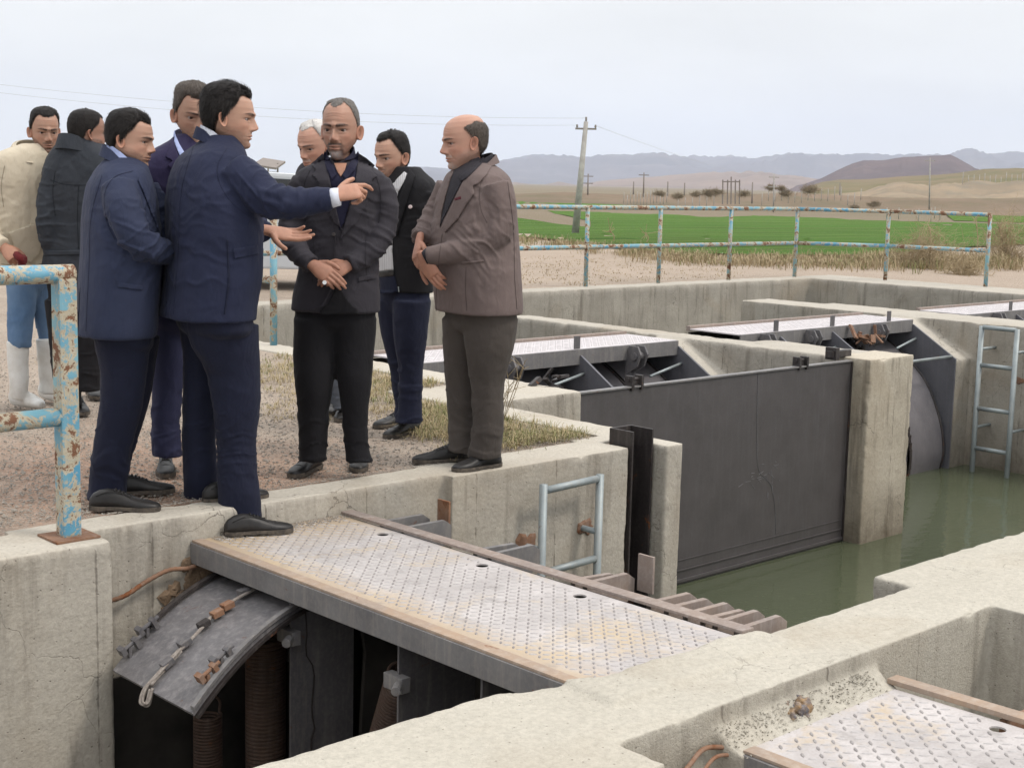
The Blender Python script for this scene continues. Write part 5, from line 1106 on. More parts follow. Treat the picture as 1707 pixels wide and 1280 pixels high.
def person(label, s, phi, head, torso=None, arms=(), pelvis=None, legs=(), shoes=(), hands=(), M_j=None, M_t=None, voxel=.0075, jname='jacket', jfold=(), tfold=(), jr=.62, gz=0.0, shoemat='leather', jdrape=.004, tdrape=.005, jacket_extra=None, tr_extra=()):
    P = head; hc = at(P['x'], P['y'], s + P.get('off', 0)); S = P['h'] * mpp(hc) / .235; f = hdg(P['phi']); nod = math.radians(P.get('nod', 0)); R_ = np.cross(f, UP)
    fw = f * math.cos(nod) - UP * math.sin(nod); up = UP * math.cos(nod) + f * math.sin(nod); rl = math.radians(P.get('roll', 0)); up = up * math.cos(rl) + R_ * math.sin(rl)
    nb = at(*P['neck'], s + P.get('noff', P.get('off', 0)))
    v, fc, col, HD = head_mesh(S, hc, fw, up, nb, P)
    mb = MB(); mb.add(v, fc); cols = [col]
    for h in hands:
        hv, hf_ = hand_mesh(**h); mb.add(hv, hf_); 
        hc_ = np.tile(np.array(P['skin']) * np.array([.90, .78, .73]), (len(hv), 1)) * (1 + .12 * fbm(hv * 90, 2, 3))[:, None]; cols.append(hc_)
    # the body inside the clothes
    inner = MB()
    if torso: 
        rr = [(q[0], (q[1] + q[2]) / 2 - (q[2] - q[1]) * .36, (q[1] + q[2]) / 2 + (q[2] - q[1]) * .36, *q[3:]) for q in torso[1:]]; inner.add(*rings(rr, s, phi, jr, n=16))
    for l in legs:
        rr = [(q[0], (q[1] + q[2]) / 2 - (q[2] - q[1]) * .3, (q[1] + q[2]) / 2 + (q[2] - q[1]) * .3, *q[3:]) for q in l]; inner.add(*rings(rr, s, phi, 1.0, n=12))
    for a in arms:
        q, r = limb(a, s); inner.tube(q, r * .6, 10)
    inner.tube([nb + UP * .02, nb - UP * .12], [.05, .06], 12)
    ime = remesh(inner, .022); iv = getv(ime); mb.add(iv, [tuple(p.vertices) for p in ime.polygons]); bpy.data.meshes.remove(ime); cols.append(np.tile(np.array(P['skin']), (len(iv), 1)))
    body = mb.build('person', M['skin'], smooth=True, fixn=False)
    ca = body.data.color_attributes.new('tint', 'FLOAT_COLOR', 'POINT'); cc = np.concatenate(cols); ca.data.foreach_set('color', np.hstack([cc, np.ones((len(cc), 1))]).astype(np.float32).ravel())
    kids = []; sub = []
    if P.get('hair') != 'none':
        hm_ = hair_mesh(P, HD, S, hc, P['thick']); kids.append(hm_.build('hair', M[P['hmat']], smooth=True, fixn=False))
    jk = tr = None
    if torso:
        parts = [rings(torso, s, phi, jr)]; fold = list(jfold)
        for a in arms:
            q, r = limb(a, s); parts.append(tube_vf(q, np.stack([r, r * 1.0], 1), 20))
            if len(a) >= 3: 
                e_ = at(*a[len(a) // 2][:2], s + a[len(a) // 2][2]); d_ = q[-1] - q[0]; fold.append((e_, d_, .14, .0065, 26)); fold.append((q[0] + d_ * .12 - UP * .06, d_, .13, .0045, 18))
        jk = cloth(parts, jname, M_j, voxel, fold, jdrape, 3); kids.append(jk)
    if legs:
        parts = [rings(l, s, phi, 1.0, 2.1) for l in legs]; fold = list(tfold)
        if pelvis:
            lq = pelvis[-1]; mc, hw_ = (lq[1] + lq[2]) / 2, (lq[2] - lq[1]) / 2; pelvis = [(q[0], (q[1] + q[2]) / 2 - (q[2] - q[1]) * .475, (q[1] + q[2]) / 2 + (q[2] - q[1]) * .475, q[3] if len(q) > 3 else 0, jr * .88) for q in pelvis]; parts.append(rings(list(pelvis) + [(lq[0] + 14, mc - hw_ * .62, mc + hw_ * .62, 0, .55), (lq[0] + 30, mc - hw_ * .3, mc + hw_ * .3, 0, .4)], s, phi, .72))
        for l in legs:
            c = at((l[-1][1] + l[-1][2]) / 2, l[-1][0], s + (l[-1][3] if len(l[-1]) > 3 else 0)); fold.append((c + UP * .05, (0, 0, 1), .10, .0055, 18)); k_ = l[len(l) // 2]; c = at((k_[1] + k_[2]) / 2, k_[0], s); fold.append((c, (0, .2, 1), .15, .0032, 13))
        tr = cloth(parts, 'trousers', M_t, voxel, fold, tdrape, 7, dz=.6); kids.append(tr)
    for (hx, hy, tx, ty, zz) in shoes:
        a, b_ = onz(hx, hy, zz), onz(tx, ty, zz); a[2] = zz; o, so_, la = shoe(a, b_ - a, M[shoemat]); kids.append(o); sub += [(o, so_), (o, la)]
    base = Vector((float(hc[0]), float(hc[1]), gz))
    tag(body, label, 'person')
    body.location = base; body.data.transform(Matrix.Translation(-base))
    return dict(o=body, kids=kids, sub=sub, base=base, j=jk, t=tr, nb=nb, hc=hc, S=S, fw=fw, up=up, f=f, s=s)
def finish(p, extra=(), sub=()):
    BV.clear()
    for o in list(p['kids']) + list(extra):
        o.parent = p['o']; o.data.transform(Matrix.Translation(-p['base']))
    for a, b_ in list(p['sub']) + list(sub):
        b_.parent = a; b_.data.transform(Matrix.Translation(-p['base']))
def P3(x, y, s): return at(x, y, s)
REL = [(12, 18, 10), (15, 22, 12), (18, 26, 14), (22, 28, 15)]; FIST = [(62, 85, 55), (70, 90, 60), (74, 92, 60), (76, 92, 60)]
def full(d=.012, top=.020, front=.018): return lambda th, z: d + (top - d) * sstep(.05, .10, z) + (front - d) * sstep(60, 20, th) * sstep(.05, .09, z) * sstep(.112, .095, z)
CL = {}
for k_, c_ in (('s_navy', (.012, .014, .034)), ('s_char', (.017, .016, .020)), ('s_taupe', (.085, .065, .060)), ('s_coat', (.010, .012, .016)), ('s_blk', (.004, .004, .005)), ('s_cream', (.30, .26, .20))): CL[k_] = mat_simple(k_ + '_seam_shade', c_, .95)  # darker cloth tones that paint the shade of the seam grooves
CL['navy'] = mat_cloth('navy_suit_cloth', (.016, .020, .046), .8); CL['navydk'] = mat_cloth('dark_navy_cloth', (.011, .0135, .031), .82)
CL['navylt'] = mat_cloth('blue_navy_cloth', (.026, .033, .066), .8); CL['purple'] = mat_cloth('violet_navy_cloth', (.026, .021, .058), .8); CL['purplet'] = mat_cloth('violet_navy_trouser_cloth', (.027, .029, .066), .8)
CL['char'] = mat_cloth('charcoal_suit_cloth', (.034, .031, .038), .8); CL['blacktr'] = mat_cloth('black_trouser_cloth', (.0095, .009, .011), .85)
CL['black'] = mat_cloth('black_jacket_cloth', (.012, .0115, .0135), .85); CL['navyshirt'] = mat_cloth('dark_navy_shirt_cloth', (.010, .010, .028), .75)
CL['taupe'] = mat_cloth('taupe_suit_cloth', (.150, .115, .108), .85, col2=(.115, .088, .083)); CL['taupetr'] = mat_cloth('grey_brown_trouser_cloth', (.072, .061, .054), .85)
CL['greyshirt'] = mat_cloth('dark_grey_shirt_cloth', (.026, .024, .030), .8); CL['white'] = mat_cloth('white_shirt_cloth', (.62, .64, .70), .8, col2=(.55, .57, .66)); CL['blueshirt'] = mat_cloth('light_blue_shirt_cloth', (.36, .42, .66), .8)
CL['stripe'] = mat_cloth('striped_shirt_cloth', (.56, .56, .57), .8, stripe=(95, (.36, .355, .37))); CL['hoodie'] = mat_cloth('cream_sweatshirt_cloth', (.52, .46, .36), .95, fold=.5, col2=(.45, .39, .30))
CL['jean'] = mat_cloth('blue_denim', (.085, .150, .26), .9, col2=(.14, .22, .34), fold=.5); CL['coat'] = mat_cloth('dark_slate_coat_cloth', (.022, .026, .034), .7, col2=(.03, .034, .042)); CL['boot'] = mat_simple('white_rubber_boot', (.66, .66, .64), .4, (.55, .53, .49), 12, .2, spec=.5)
CL['greytr'] = mat_cloth('grey_trouser_cloth', (.10, .11, .13), .85)

# --- man in charcoal suit, hands folded, facing the camera
s = 6.62
rh = dict(w=at(520, 441, s - .19), dx=at(566, 473, s - .23) - at(520, 441, s - .19), dorsal=-HF + UP * .55 + RH * -.1, side=1, curls=[(8, 16, 10), (12, 18, 12), (16, 22, 14), (20, 26, 16)], thumb=[(.75, .55, .25), (.92, .2, -.1), (.95, 0, -.2)], sc=1.0)
lh = dict(w=at(584, 441, s - .13), dx=at(540, 463, s - .17) - at(584, 441, s - .13), dorsal=-HF + UP * .75, side=-1, curls=[(14, 26, 20)] * 4, thumb=[(.7, .6, .2), (.95, .2, 0), (1, 0, 0)], sc=.98)
p = person('man in a charcoal suit with a grizzled goatee, hands folded, facing the camera', s, -6,
    dict(x=567, y=218, h=99, phi=-9, nod=3, skin=SK['b'], hair='recede', hmat='hairsalt', thick=lambda th, z: .0040 + .004 * sstep(.09, .11, z), strands=900, slen=.012, scalp=.5, scalpc=(.16, .13, .11), neck=(566, 285), beard='goatee', beardc=(.018, .015, .015), chinc=(.17, .16, .16), age=1.0, browt=1.25, jaw=1.04, noff=.0, ear=1.1),
    torso=[(264, 546, 592, .03, .9), (271, 530, 606, .02, .75), (279, 510, 626, .01, .60), (289, 496, 641, 0, .52), (303, 494, 643), (330, 500, 636), (370, 504, 632), (410, 504, 630), (450, 497, 631), (490, 488, 633), (519, 485, 634)],
    arms=[[(510, 303, 0, .066), (494, 338, .0, .067), (485, 378, -.02, .058), (489, 408, -.08, .054), (504, 428, -.15, .049), (520, 441, -.19, .042)],
          [(628, 303, 0, .066), (640, 338, .0, .068), (642, 375, -.01, .059), (630, 405, -.06, .054), (606, 428, -.10, .049), (582, 441, -.13, .043)]],
    pelvis=[(500, 488, 632), (525, 488, 630), (540, 490, 627, 0, .6)],
    legs=[[(530, 490, 565), (580, 489, 562), (640, 492, 556, -.02), (690, 497, 549, -.01), (735, 498, 546, 0), (768, 498, 545, 0)], [(530, 553, 628), (580, 556, 624), (640, 563, 619, -.02), (690, 569, 614, -.01), (735, 573, 614, 0), (768, 576, 621, 0)]],
    shoes=[(532, 778, 476, 801, 0), (601, 768, 594, 800, 0)], hands=[rh, lh], M_j=CL['char'], M_t=CL['blacktr'])
j = p['j']
ex = [seam(j, q_, CL['s_char']) for q_ in ([(517, 284), (508, 305), (505, 335), (509, 368)], [(623, 286), (632, 310), (635, 340), (631, 372)], [(522, 395), (524, 430), (521, 470)], [(610, 395), (609, 430), (613, 470)])]
ex += [patch('shirt', j, [(541, 254), (548, 262), (565, 292), (585, 270), (596, 255), (594, 290), (585, 330), (574, 372), (566, 384), (556, 345), (547, 300)], CL['navyshirt'], .001, .004),
      patch('lapel', j, [(538, 256), (545, 275), (553, 315), (561, 350), (570, 388), (574, 384), (556, 372), (540, 338), (528, 300), (520, 292), (527, 284), (519, 276), (529, 264)], CL['char'], .006, .004),
      patch('lapel', j, [(598, 256), (596, 275), (590, 318), (582, 350), (570, 388), (566, 400), (594, 372), (612, 338), (620, 300), (629, 294), (619, 284), (625, 276), (611, 264)], CL['char'], .008, .004),
      patch('shirt_collar', j, [(541, 252), (538, 262), (545, 284), (553, 300), (561, 291), (551, 268)], CL['navyshirt'], .010, .004), patch('shirt_collar', j, [(597, 252), (601, 262), (591, 284), (577, 300), (570, 292), (585, 268)], CL['navyshirt'], .012, .004),
      patch('throat', j, [(557, 272), (578, 272), (575, 284), (568, 295), (562, 286)], M['skinflat'], .007, .003), band('collar_stand', at(567, 262, s), hdg(-8), UP, .060, .062, .042, CL['navyshirt'], 34, .30, flare=.004), patch('button', j, [(556 + 3.2 * math.cos(a), 391 + 3.2 * math.sin(a)) for a in np.linspace(0, 6.28, 12, endpoint=False)], M['black'], .006, .004, 1.5, dense=1),
      patch('jacket_edge', j, [(557, 395), (560, 395), (556, 440), (549, 480), (536, 508), (518, 516), (518, 519), (538, 512), (552, 484), (558, 440)], CL['char'], .003, .004),
      patch('trouser_gap', j, [(563, 462), (570, 485), (582, 504), (596, 516), (596, 524), (534, 524), (534, 517), (547, 506), (556, 488)], CL['blacktr'], .008, .004),
      patch('pocket_flap', j, [(597, 462), (626, 457), (626, 465), (597, 470)], CL['char'], .002, .003),
      patch('breast_pocket', j, [(603, 305), (620, 302), (621, 307), (604, 310)], CL['char'], .003, .003), 
      MB().tube([at(541, 471, s - .262), at(541, 471, s - .255)], .0095, 14).build('ring', mat_simple('silver_ring', (.8, .8, .8), .3, metallic=.6))]
finish(p, ex)

# --- foreground man in navy suit, pointing
s = 6.0; sa = s - .20
rh = dict(w=at(560, 327, sa - .02), dx=at(602, 317, sa + .02) - at(560, 327, sa - .02), dorsal=-HF * .75 + UP * .65, side=1, curls=[(14, 26, 16), (40, 62, 34), (56, 78, 40), (64, 84, 46)], thumb=[(.66, .70, -.15), (.85, .55, -.1), (.95, .30, -.1)], sc=1.04)
lh = dict(w=at(446, 384, s + .02), dx=at(500, 394, s + .04) - at(446, 384, s + .02), dorsal=HF * .55 - UP * .8, side=1, curls=[(6, 12, 8), (8, 14, 10), (11, 18, 12), (15, 22, 14)], thumb=[(.45, .85, .1), (.62, .75, 0), (.8, .5, 0)], sc=1.04)
p = person('man in a navy suit pointing with one arm, one foot on the deck', s, 118,
    dict(x=382, y=198, h=102, phi=97, nod=4, skin=SK['a'], hair='full', hmat='hairblack', thick=full(.017, .022, .018), strands=2600, slen=.03, neck=(362, 258), beard='shadow', age=.4, noff=-.01, off=0, nose=1.08, browt=1.1),
    torso=[(226, 345, 392, -.02, .9), (238, 330, 402, 0, .8), (252, 308, 412, 0, .62), (268, 290, 418), (300, 276, 426), (340, 271, 438), (380, 271, 442), (420, 272, 441), (460, 268, 440), (500, 263, 433), (528, 259, 430)],
    arms=[[(392, 285, -.16, .083), (415, 305, -.19, .082), (440, 326, -.21, .078), (468, 338, -.22, .070), (505, 338, -.22, .060), (540, 333, -.22, .051), (554, 331, -.22, .046)],
          [(390, 290, .16, .07), (410, 345, .15, .065), (425, 380, .08, .055), (440, 384, .03, .044)]],
    pelvis=[(500, 272, 432), (530, 282, 431), (550, 290, 428, 0, .7)],
    legs=[[(540, 300, 400, .10), (580, 304, 380, .12), (620, 306, 368, .13), (680, 305, 362, .14), (740, 304, 360, .16), (800, 306, 364, .18), (846, 307, 362, .22), (858, 308, 360, .24)],
          [(540, 310, 431, -.05), (580, 322, 431, -.04), (620, 344, 433, -.02), (680, 354, 433, 0), (740, 360, 427, .02), (800, 362, 430, .03), (845, 364, 436, .05), (866, 368, 438, .06)]],
    shoes=[(374, 893, 503, 884, -.108), (338, 838, 385, 834, -.005)], hands=[rh, lh], M_j=CL['navy'], M_t=CL['navydk'], voxel=.007,
    jfold=[(at(300, 440, s - .2), (.2, 0, 1), .22, .004, 14), (at(430, 330, s - .3), (.5, -.4, .6), .12, .006, 22), (at(340, 330, s - .2), (0, 0, 1), .2, .003, 12)], tfold=[(at(330, 700, s), (0, 0, 1), .12, .003, 20), (at(395, 700, s), (0, .2, 1), .12, .0035, 20)])
j = p['j']
ex = [seam(j, q_, CL['s_navy']) for q_ in ([(378, 248), (363, 275), (366, 305), (384, 335), (408, 356), (430, 366)], [(322, 245), (302, 320), (297, 420), (289, 524)])]
ex += [band('jacket_collar', at(362, 246, s), hdg(100), UP, .076, .080, .048, CL['navy'], 78, .46), band('shirt_collar', at(364, 242, s), hdg(100), UP, .068, .068, .052, CL['white'], 35, .42, flare=.004),
      patch('back_vent', j, [(279, 470), (281, 470), (277, 527), (273, 528)], CL['navydk'], .001, .002), patch('side_panel', j, [(378, 400), (380, 400), (384, 470), (376, 524), (373, 524), (380, 470)], CL['navydk'], .001, .0015),
      patch('pocket_flap', j, [(388, 415), (430, 408), (432, 424), (390, 432)], CL['navy'], .002, .003),
      MB().tube([at(551, 331, sa - .02), at(560, 329, sa - .02), at(566, 328, sa - .02)], [.040, .038, .036], 22).build('shirt_cuff', CL['white'], smooth=True)]
finish(p, ex)

# --- man in the brown-grey suit on the kerb
s = 6.97
lh = dict(w=at(706, 432, s - .16), dx=at(728, 466, s - .17) - at(706, 432, s - .16), dorsal=-HF * .9 - RH * .4, side=-1, curls=[(10, 20, 12), (12, 22, 14), (14, 26, 14), (18, 28, 14)], thumb=[(.6, .6, -.2), (.9, .3, -.1), (.95, 0, 0)], sc=.98)
rh = dict(w=at(699, 402, s - .02), dx=at(691, 446, s - .08) - at(699, 402, s - .02), dorsal=-RH * .9 - HF * .45, side=1, curls=[(26, 40, 24)] * 4, thumb=[(.6, .6, -.2), (.9, .3, -.2), (.9, .1, -.3)], sc=1.0)
p = person('balding man in a brown-grey suit standing on the low wall', s, -58,
    dict(x=775, y=238, h=91, phi=-72, nod=8, skin=SK['c'], hair='bald', hmat='hairbrown', thick=lambda th, z: .009 + 0 * z, strands=1500, slen=.016, scalp=.55, scalpc=(.12, .09, .075), neck=(797, 288), beard='grey', age=1.2, noff=0, cheek=1, nose=1.15, ear=1.12, wide=1.03),
    torso=[(268, 776, 812, .02, .8), (278, 762, 830, .01, .8), (291, 746, 845, 0, .7), (307, 738, 852), (330, 729, 857), (360, 724, 860), (395, 718, 862), (430, 718, 864), (470, 722, 867), (505, 726, 869), (520, 727, 868)],
    arms=[[(826, 308, -.17, .075), (836, 350, -.19, .070), (832, 388, -.20, .066), (805, 408, -.20, .064), (768, 418, -.19, .058), (733, 424, -.17, .050), (712, 427, -.16, .044)],
          [(748, 310, .16, .065), (728, 352, .17, .06), (708, 385, .08, .054), (701, 398, .0, .044)]],
    pelvis=[(505, 738, 864), (525, 740, 862), (545, 744, 854, 0, .8)],
    legs=[[(530, 737, 815, .06), (580, 738, 800, .07), (640, 742, 795, .08), (700, 747, 795, .08), (752, 747, 797, .07)], [(530, 772, 864, -.07), (580, 775, 856, -.07), (640, 784, 840, -.06), (700, 788, 840, -.05), (735, 784, 838, -.04), (762, 780, 834, -.03)]],
    shoes=[(782, 768, 699, 771, 0), (834, 776, 755, 787, 0)], hands=[lh, rh], M_j=CL['taupe'], M_t=CL['taupetr'], jr=.72, jdrape=.0022,
    jfold=[(at(826, 345, s - .25), (.4, -.3, .9), .12, .0025, 20), (at(800, 400, s - .25), (.7, -.5, .2), .10, .003, 24), (at(800, 470, s - .2), (0, 0, 1), .12, .003, 10)])
j = p['j']
ex = [seam(j, q_, CL['s_taupe'], .9) for q_ in ([(814, 284), (804, 300), (799, 322), (802, 350), (812, 372)], [(737, 390), (731, 440), (727, 490), (727, 519)], [(846, 300), (856, 380), (858, 460), (862, 516)], [(777, 444), (776, 480), (778, 518)])]
ex += [band('jacket_collar', at(797, 279, s), hdg(-62), UP, .080, .084, .036, CL['taupe'], 80, .34), band('collar_stand', at(795, 277, s), hdg(-62), UP, .066, .072, .040, CL['greyshirt'], 26, .36, flare=.003), patch('shirt', j, [(756, 284), (768, 273), (798, 262), (806, 270), (790, 288), (771, 303), (760, 323), (748, 348), (738, 368), (733, 380), (738, 350), (746, 318)], CL['greyshirt'], .001, .004),
      patch('lapel', j, [(806, 266), (793, 282), (774, 298), (761, 324), (749, 350), (737, 378), (742, 388), (762, 366), (778, 340), (791, 322), (788, 310), (798, 306), (812, 290), (820, 276)], CL['taupe'], .006, .004),
      patch('lapel', j, [(757, 284), (750, 300), (742, 330), (736, 356), (733, 378), (729, 360), (730, 330), (737, 306), (746, 292)], CL['taupe'], .006, .004),
      patch('shirt_collar', j, [(806, 262), (798, 268), (778, 284), (764, 296), (768, 303), (776, 299), (792, 284), (808, 268)], CL['greyshirt'], .010, .004),
      patch('pocket_flap', j, [(768, 437), (806, 433), (807, 437), (768, 441)], CL['taupe'], .002, .003), patch('pocket_square', j, [(757, 331), (768, 327), (769, 332), (758, 335)], mat_simple('wine_red_cloth', (.10, .02, .03), .9), .006, .004, 1.5, dense=1),
      MB().tube([at(716, 427, s - .16), at(708, 431, s - .16)], [.041, .036], 20).build('shirt_cuff', CL['greyshirt'], smooth=True)]
finish(p, ex)

# --- left man in blue-navy suit, in profile
s = 6.02
p = person('man in a blue-navy suit in profile behind the near railing post, looking right', s, 112,
    dict(x=218, y=235, h=91, phi=86, nod=7, skin=SK['a'], hair='full', hairline=.0, hmat='hairblack', thick=full(.016, .018, .014), strands=2400, slen=.024, neck=(207, 290), beard='shadow', age=.6, cheek=1.3, nose=1.0, browt=1.2, jaw=1.08, wide=1.04),
    torso=[(262, 178, 232, 0, .9), (274, 166, 246, 0, .8), (290, 152, 254), (315, 140, 262), (350, 134, 268), (390, 131, 272), (430, 130, 274), (470, 127, 272), (510, 123, 268), (545, 121, 266), (557, 121, 264)],
    arms=[[(200, 316, -.17, .076), (206, 350, -.24, .074), (224, 394, -.27, .066), (248, 412, -.22, .060), (278, 422, -.10, .050), (292, 428, 0, .044)], [(240, 312, .16, .066), (262, 360, .16, .062), (280, 410, .12, .052)]],
    pelvis=[(530, 140, 262), (556, 154, 262), (575, 164, 260, 0, .7)],
    legs=[[(560, 168, 266, .10), (620, 178, 256, .11), (680, 178, 246, .12), (740, 170, 226, .14), (790, 168, 212, .15), (812, 166, 210, .16)], [(560, 155, 250, -.08), (620, 168, 244, -.07), (680, 166, 236, -.05), (740, 156, 222, -.02), (800, 148, 212, 0), (832, 146, 210, 0)]],
    shoes=[(150, 849, 255, 851, 0), (178, 826, 247, 822, 0)], M_j=CL['navylt'], M_t=CL['navydk'], jfold=[(at(225, 400, s - .25), (.3, 0, 1), .14, .006, 22)])
j = p['j']
ex = [seam(j, q_, CL['s_navy']) for q_ in ([(222, 285), (190, 296), (174, 325), (178, 370), (192, 400)], [(170, 292), (152, 360), (148, 450), (143, 552)])]
ex += [band('jacket_collar', at(207, 276, s), hdg(95), UP, .078, .082, .046, CL['navylt'], 62, .50), band('shirt_collar', at(211, 272, s), hdg(90), UP, .070, .074, .048, CL['blueshirt'], 18, .55, flare=.004),
      patch('lapel', j, [(236, 290), (246, 318), (258, 352), (268, 392), (262, 380), (250, 348), (240, 322), (230, 300)], CL['navylt'], .005, .004), patch('pocket_flap', j, [(196, 470), (238, 476), (237, 484), (196, 479)], CL['navylt'], .002, .003),
      patch('back_vent', j, [(131, 480), (134, 480), (130, 556), (124, 556)], CL['navydk'], .001, .002)]
finish(p, ex)

# --- tall man behind, violet-navy suit
s = 6.42
p = person('tall man in a violet-navy suit half hidden behind two others', s, 25,
    dict(x=321, y=193, h=95, phi=32, nod=12, skin=SK['e'], hair='full', hairline=.0, hmat='hairbrown', thick=full(.009, .020, .020), strands=2200, slen=.016, neck=(315, 250), beard='shadow', age=.9, browt=.9, wide=.96),
    torso=[(224, 296, 338, 0, .9), (236, 284, 352, 0, .75), (250, 262, 372, 0, .6), (270, 246, 386), (300, 240, 390), (350, 244, 388), (400, 248, 384), (450, 246, 384), (500, 244, 384)],
    arms=[[(262, 276, 0, .07), (250, 330, 0, .066), (250, 390, 0, .06), (256, 440, -.02, .05)]],
    pelvis=[(490, 252, 368), (520, 252, 366), (540, 256, 362, 0, .6)], legs=[[(540, 252, 308), (600, 252, 310), (650, 254, 304), (700, 252, 301), (740, 252, 303), (760, 254, 305)], [(540, 305, 362, .1), (620, 308, 360, .1), (700, 310, 356, .1), (760, 312, 352, .1)]],
    shoes=[(276, 776, 277, 809, 0), (332, 772, 340, 800, 0)], M_j=CL['purple'], M_t=CL['purplet'])
j = p['j']
ex = [patch('shirt', j, [(292, 224), (299, 240), (312, 262), (330, 280), (330, 300), (312, 280), (298, 256), (290, 236)], CL['blueshirt'], .002, .004), patch('lapel', j, [(288, 228), (294, 250), (306, 276), (322, 300), (318, 310), (298, 296), (280, 276), (288, 268), (276, 262), (284, 240)], CL['purple'], .006, .004),
      band('shirt_collar', at(318, 240, s), hdg(25), UP, .068, .066, .05, CL['blueshirt'], 22, .30, flare=.004)]
finish(p, ex)

# --- man in black jacket with striped shirt
s = 7.75
p = person('man in an open black jacket over a grey striped shirt, navy trousers, standing behind', s, -38,
    dict(x=653, y=263, h=80, phi=-40, nod=8, skin=SK['a'], hair='full', hairline=.004, hmat='hairblack', thick=full(.008, .013, .012), strands=1600, slen=.012, comb='fwd', neck=(672, 308), beard='stubble', beardc=(.06, .045, .04), age=.5, nose=1.05, ear=1.15, wide=.97),
    torso=[(278, 652, 700, 0, .9), (290, 640, 712, 0, .7), (304, 628, 726), (325, 622, 732), (360, 624, 734), (400, 626, 730), (440, 628, 724), (470, 630, 722), (486, 632, 722)],
    arms=[[(718, 322, -.10, .066), (728, 365, -.12, .062), (730, 405, -.13, .054), (716, 436, -.12, .046)], [(634, 318, .12, .062), (628, 370, .14, .056), (626, 420, .1, .05)]],
    pelvis=[(440, 630, 720), (470, 629, 720), (500, 630, 718), (512, 634, 712, 0, .65)],
    legs=[[(500, 628, 680, .06), (560, 636, 682, .07), (620, 650, 690, .08), (665, 656, 694, .07), (696, 658, 700, .05)], [(500, 655, 719, -.05), (560, 656, 712, -.05), (620, 664, 706, -.04), (670, 664, 704, -.04), (704, 660, 704, -.04)]],
    shoes=[(690, 705, 629, 713, 0), (700, 719, 633, 732, 0)], M_j=CL['black'], M_t=CL['navydk'])
j = p['j']
ex = [patch('shirt', j, [(669, 296), (666, 312), (658, 345), (655, 380), (654, 420), (656, 450), (632, 452), (631, 400), (640, 340), (650, 312), (655, 306)], CL['stripe'], .002, .004), patch('belt', j, [(632, 452), (656, 450), (657, 460), (633, 462)], M['leather'], .004, .004), patch('trouser_front', j, [(632, 461), (658, 459), (664, 488), (634, 489)], CL['navydk'], .002, .003),
      patch('jacket_collar', j, [(682, 280), (674, 300), (666, 330), (660, 370), (656, 395), (662, 392), (674, 350), (684, 318), (692, 292)], CL['black'], .007, .004), patch('shirt_collar', j, [(674, 286), (660, 300), (655, 312), (664, 320), (674, 302), (679, 290)], CL['stripe'], .007, .004),
      patch('badge', j, [(684 + 3.4 * math.cos(a), 345 + 3.2 * math.sin(a)) for a in np.linspace(0, 6.28, 12, endpoint=False)], mat_simple('white_pink_badge', (.75, .62, .62), .5), .004, .003, 1.5, dense=1), patch('zip_pull', [j, p['t']], [(663, 478), (665, 478), (666, 487), (664, 487)], M['galv'], .004, .003, 1, dense=1)]
finish(p, ex)

# --- white-haired man behind
s = 8.25
p = person('white-haired man mostly hidden behind the charcoal suit, looking down', s, -30,
    dict(x=525, y=245, h=80, phi=-34, nod=14, skin=SK['c'], hair='full', hairline=.014, hmat='hairwhite', thick=full(.009, .012, .010), strands=1200, slen=.014, neck=(535, 285), beard='grey', brow=(.10, .08, .07), age=1.0, scalp=.4, scalpc=(.45, .36, .31)),
    torso=[(262, 520, 556, 0, .9), (280, 496, 590), (310, 490, 600), (360, 494, 598), (420, 496, 596), (480, 496, 594)], pelvis=[(470, 500, 590), (500, 500, 590), (520, 502, 588)],
    legs=[[(500, 505, 548), (560, 508, 546), (620, 512, 546), (672, 522, 556)], [(500, 545, 588), (560, 546, 584), (620, 550, 580), (682, 556, 580)]], shoes=[(573, 690, 568, 706, 0), (545, 680, 552, 694, 0)], M_j=CL['char'], M_t=CL['greytr'])
finish(p, [])

# --- man in the cream hoodie with white boots
s = 8.40
rh = dict(w=at(6, 412, s - .25), dx=at(30, 436, s - .3) - at(6, 412, s - .25), dorsal=-HF * .7 + UP * .6, side=1, curls=FIST, thumb=[(.7, .5, -.4), (.8, .2, -.5), (.8, 0, -.5)], sc=1.08)
p = person('bearded man in a cream hooded sweatshirt, jeans and white rubber boots', s, 32,
    dict(x=75, y=220, h=74, phi=30, nod=8, skin=SK['e'], hair='full', hairline=.004, hmat='hairblack', thick=full(.008, .012, .010), strands=1500, slen=.014, neck=(60, 268), beard='stubble', beardc=(.035, .026, .02), age=.5, jaw=1.06, browt=1.2),
    torso=[(240, 38, 84, 0, .9), (250, 16, 98, 0, .7), (264, -6, 108), (290, -12, 112), (330, -8, 108), (370, -6, 100), (410, -4, 88), (440, 0, 84), (452, 2, 82)],
    arms=[[(0, 282, -.05, .068), (-16, 330, -.08, .064), (-22, 372, -.10, .060), (-12, 398, -.20, .054), (6, 410, -.25, .046)], [(100, 285, .05, .062), (104, 340, .05, .056), (100, 390, 0, .05)]],
    pelvis=[(430, 8, 84), (455, 10, 84), (475, 13, 82, 0, .7)],
    legs=[[(470, 11, 60, -.03), (520, 13, 58, -.04), (560, 12, 54, -.05), (578, 14, 50, -.05)], [(470, 44, 84, .05), (520, 56, 86, .07), (556, 62, 88, .08), (572, 65, 88, .08)]],
    hands=[rh], M_j=CL['hoodie'], M_t=CL['jean'], jname='hooded_sweatshirt', jdrape=.006, tdrape=.008)
j = p['j']
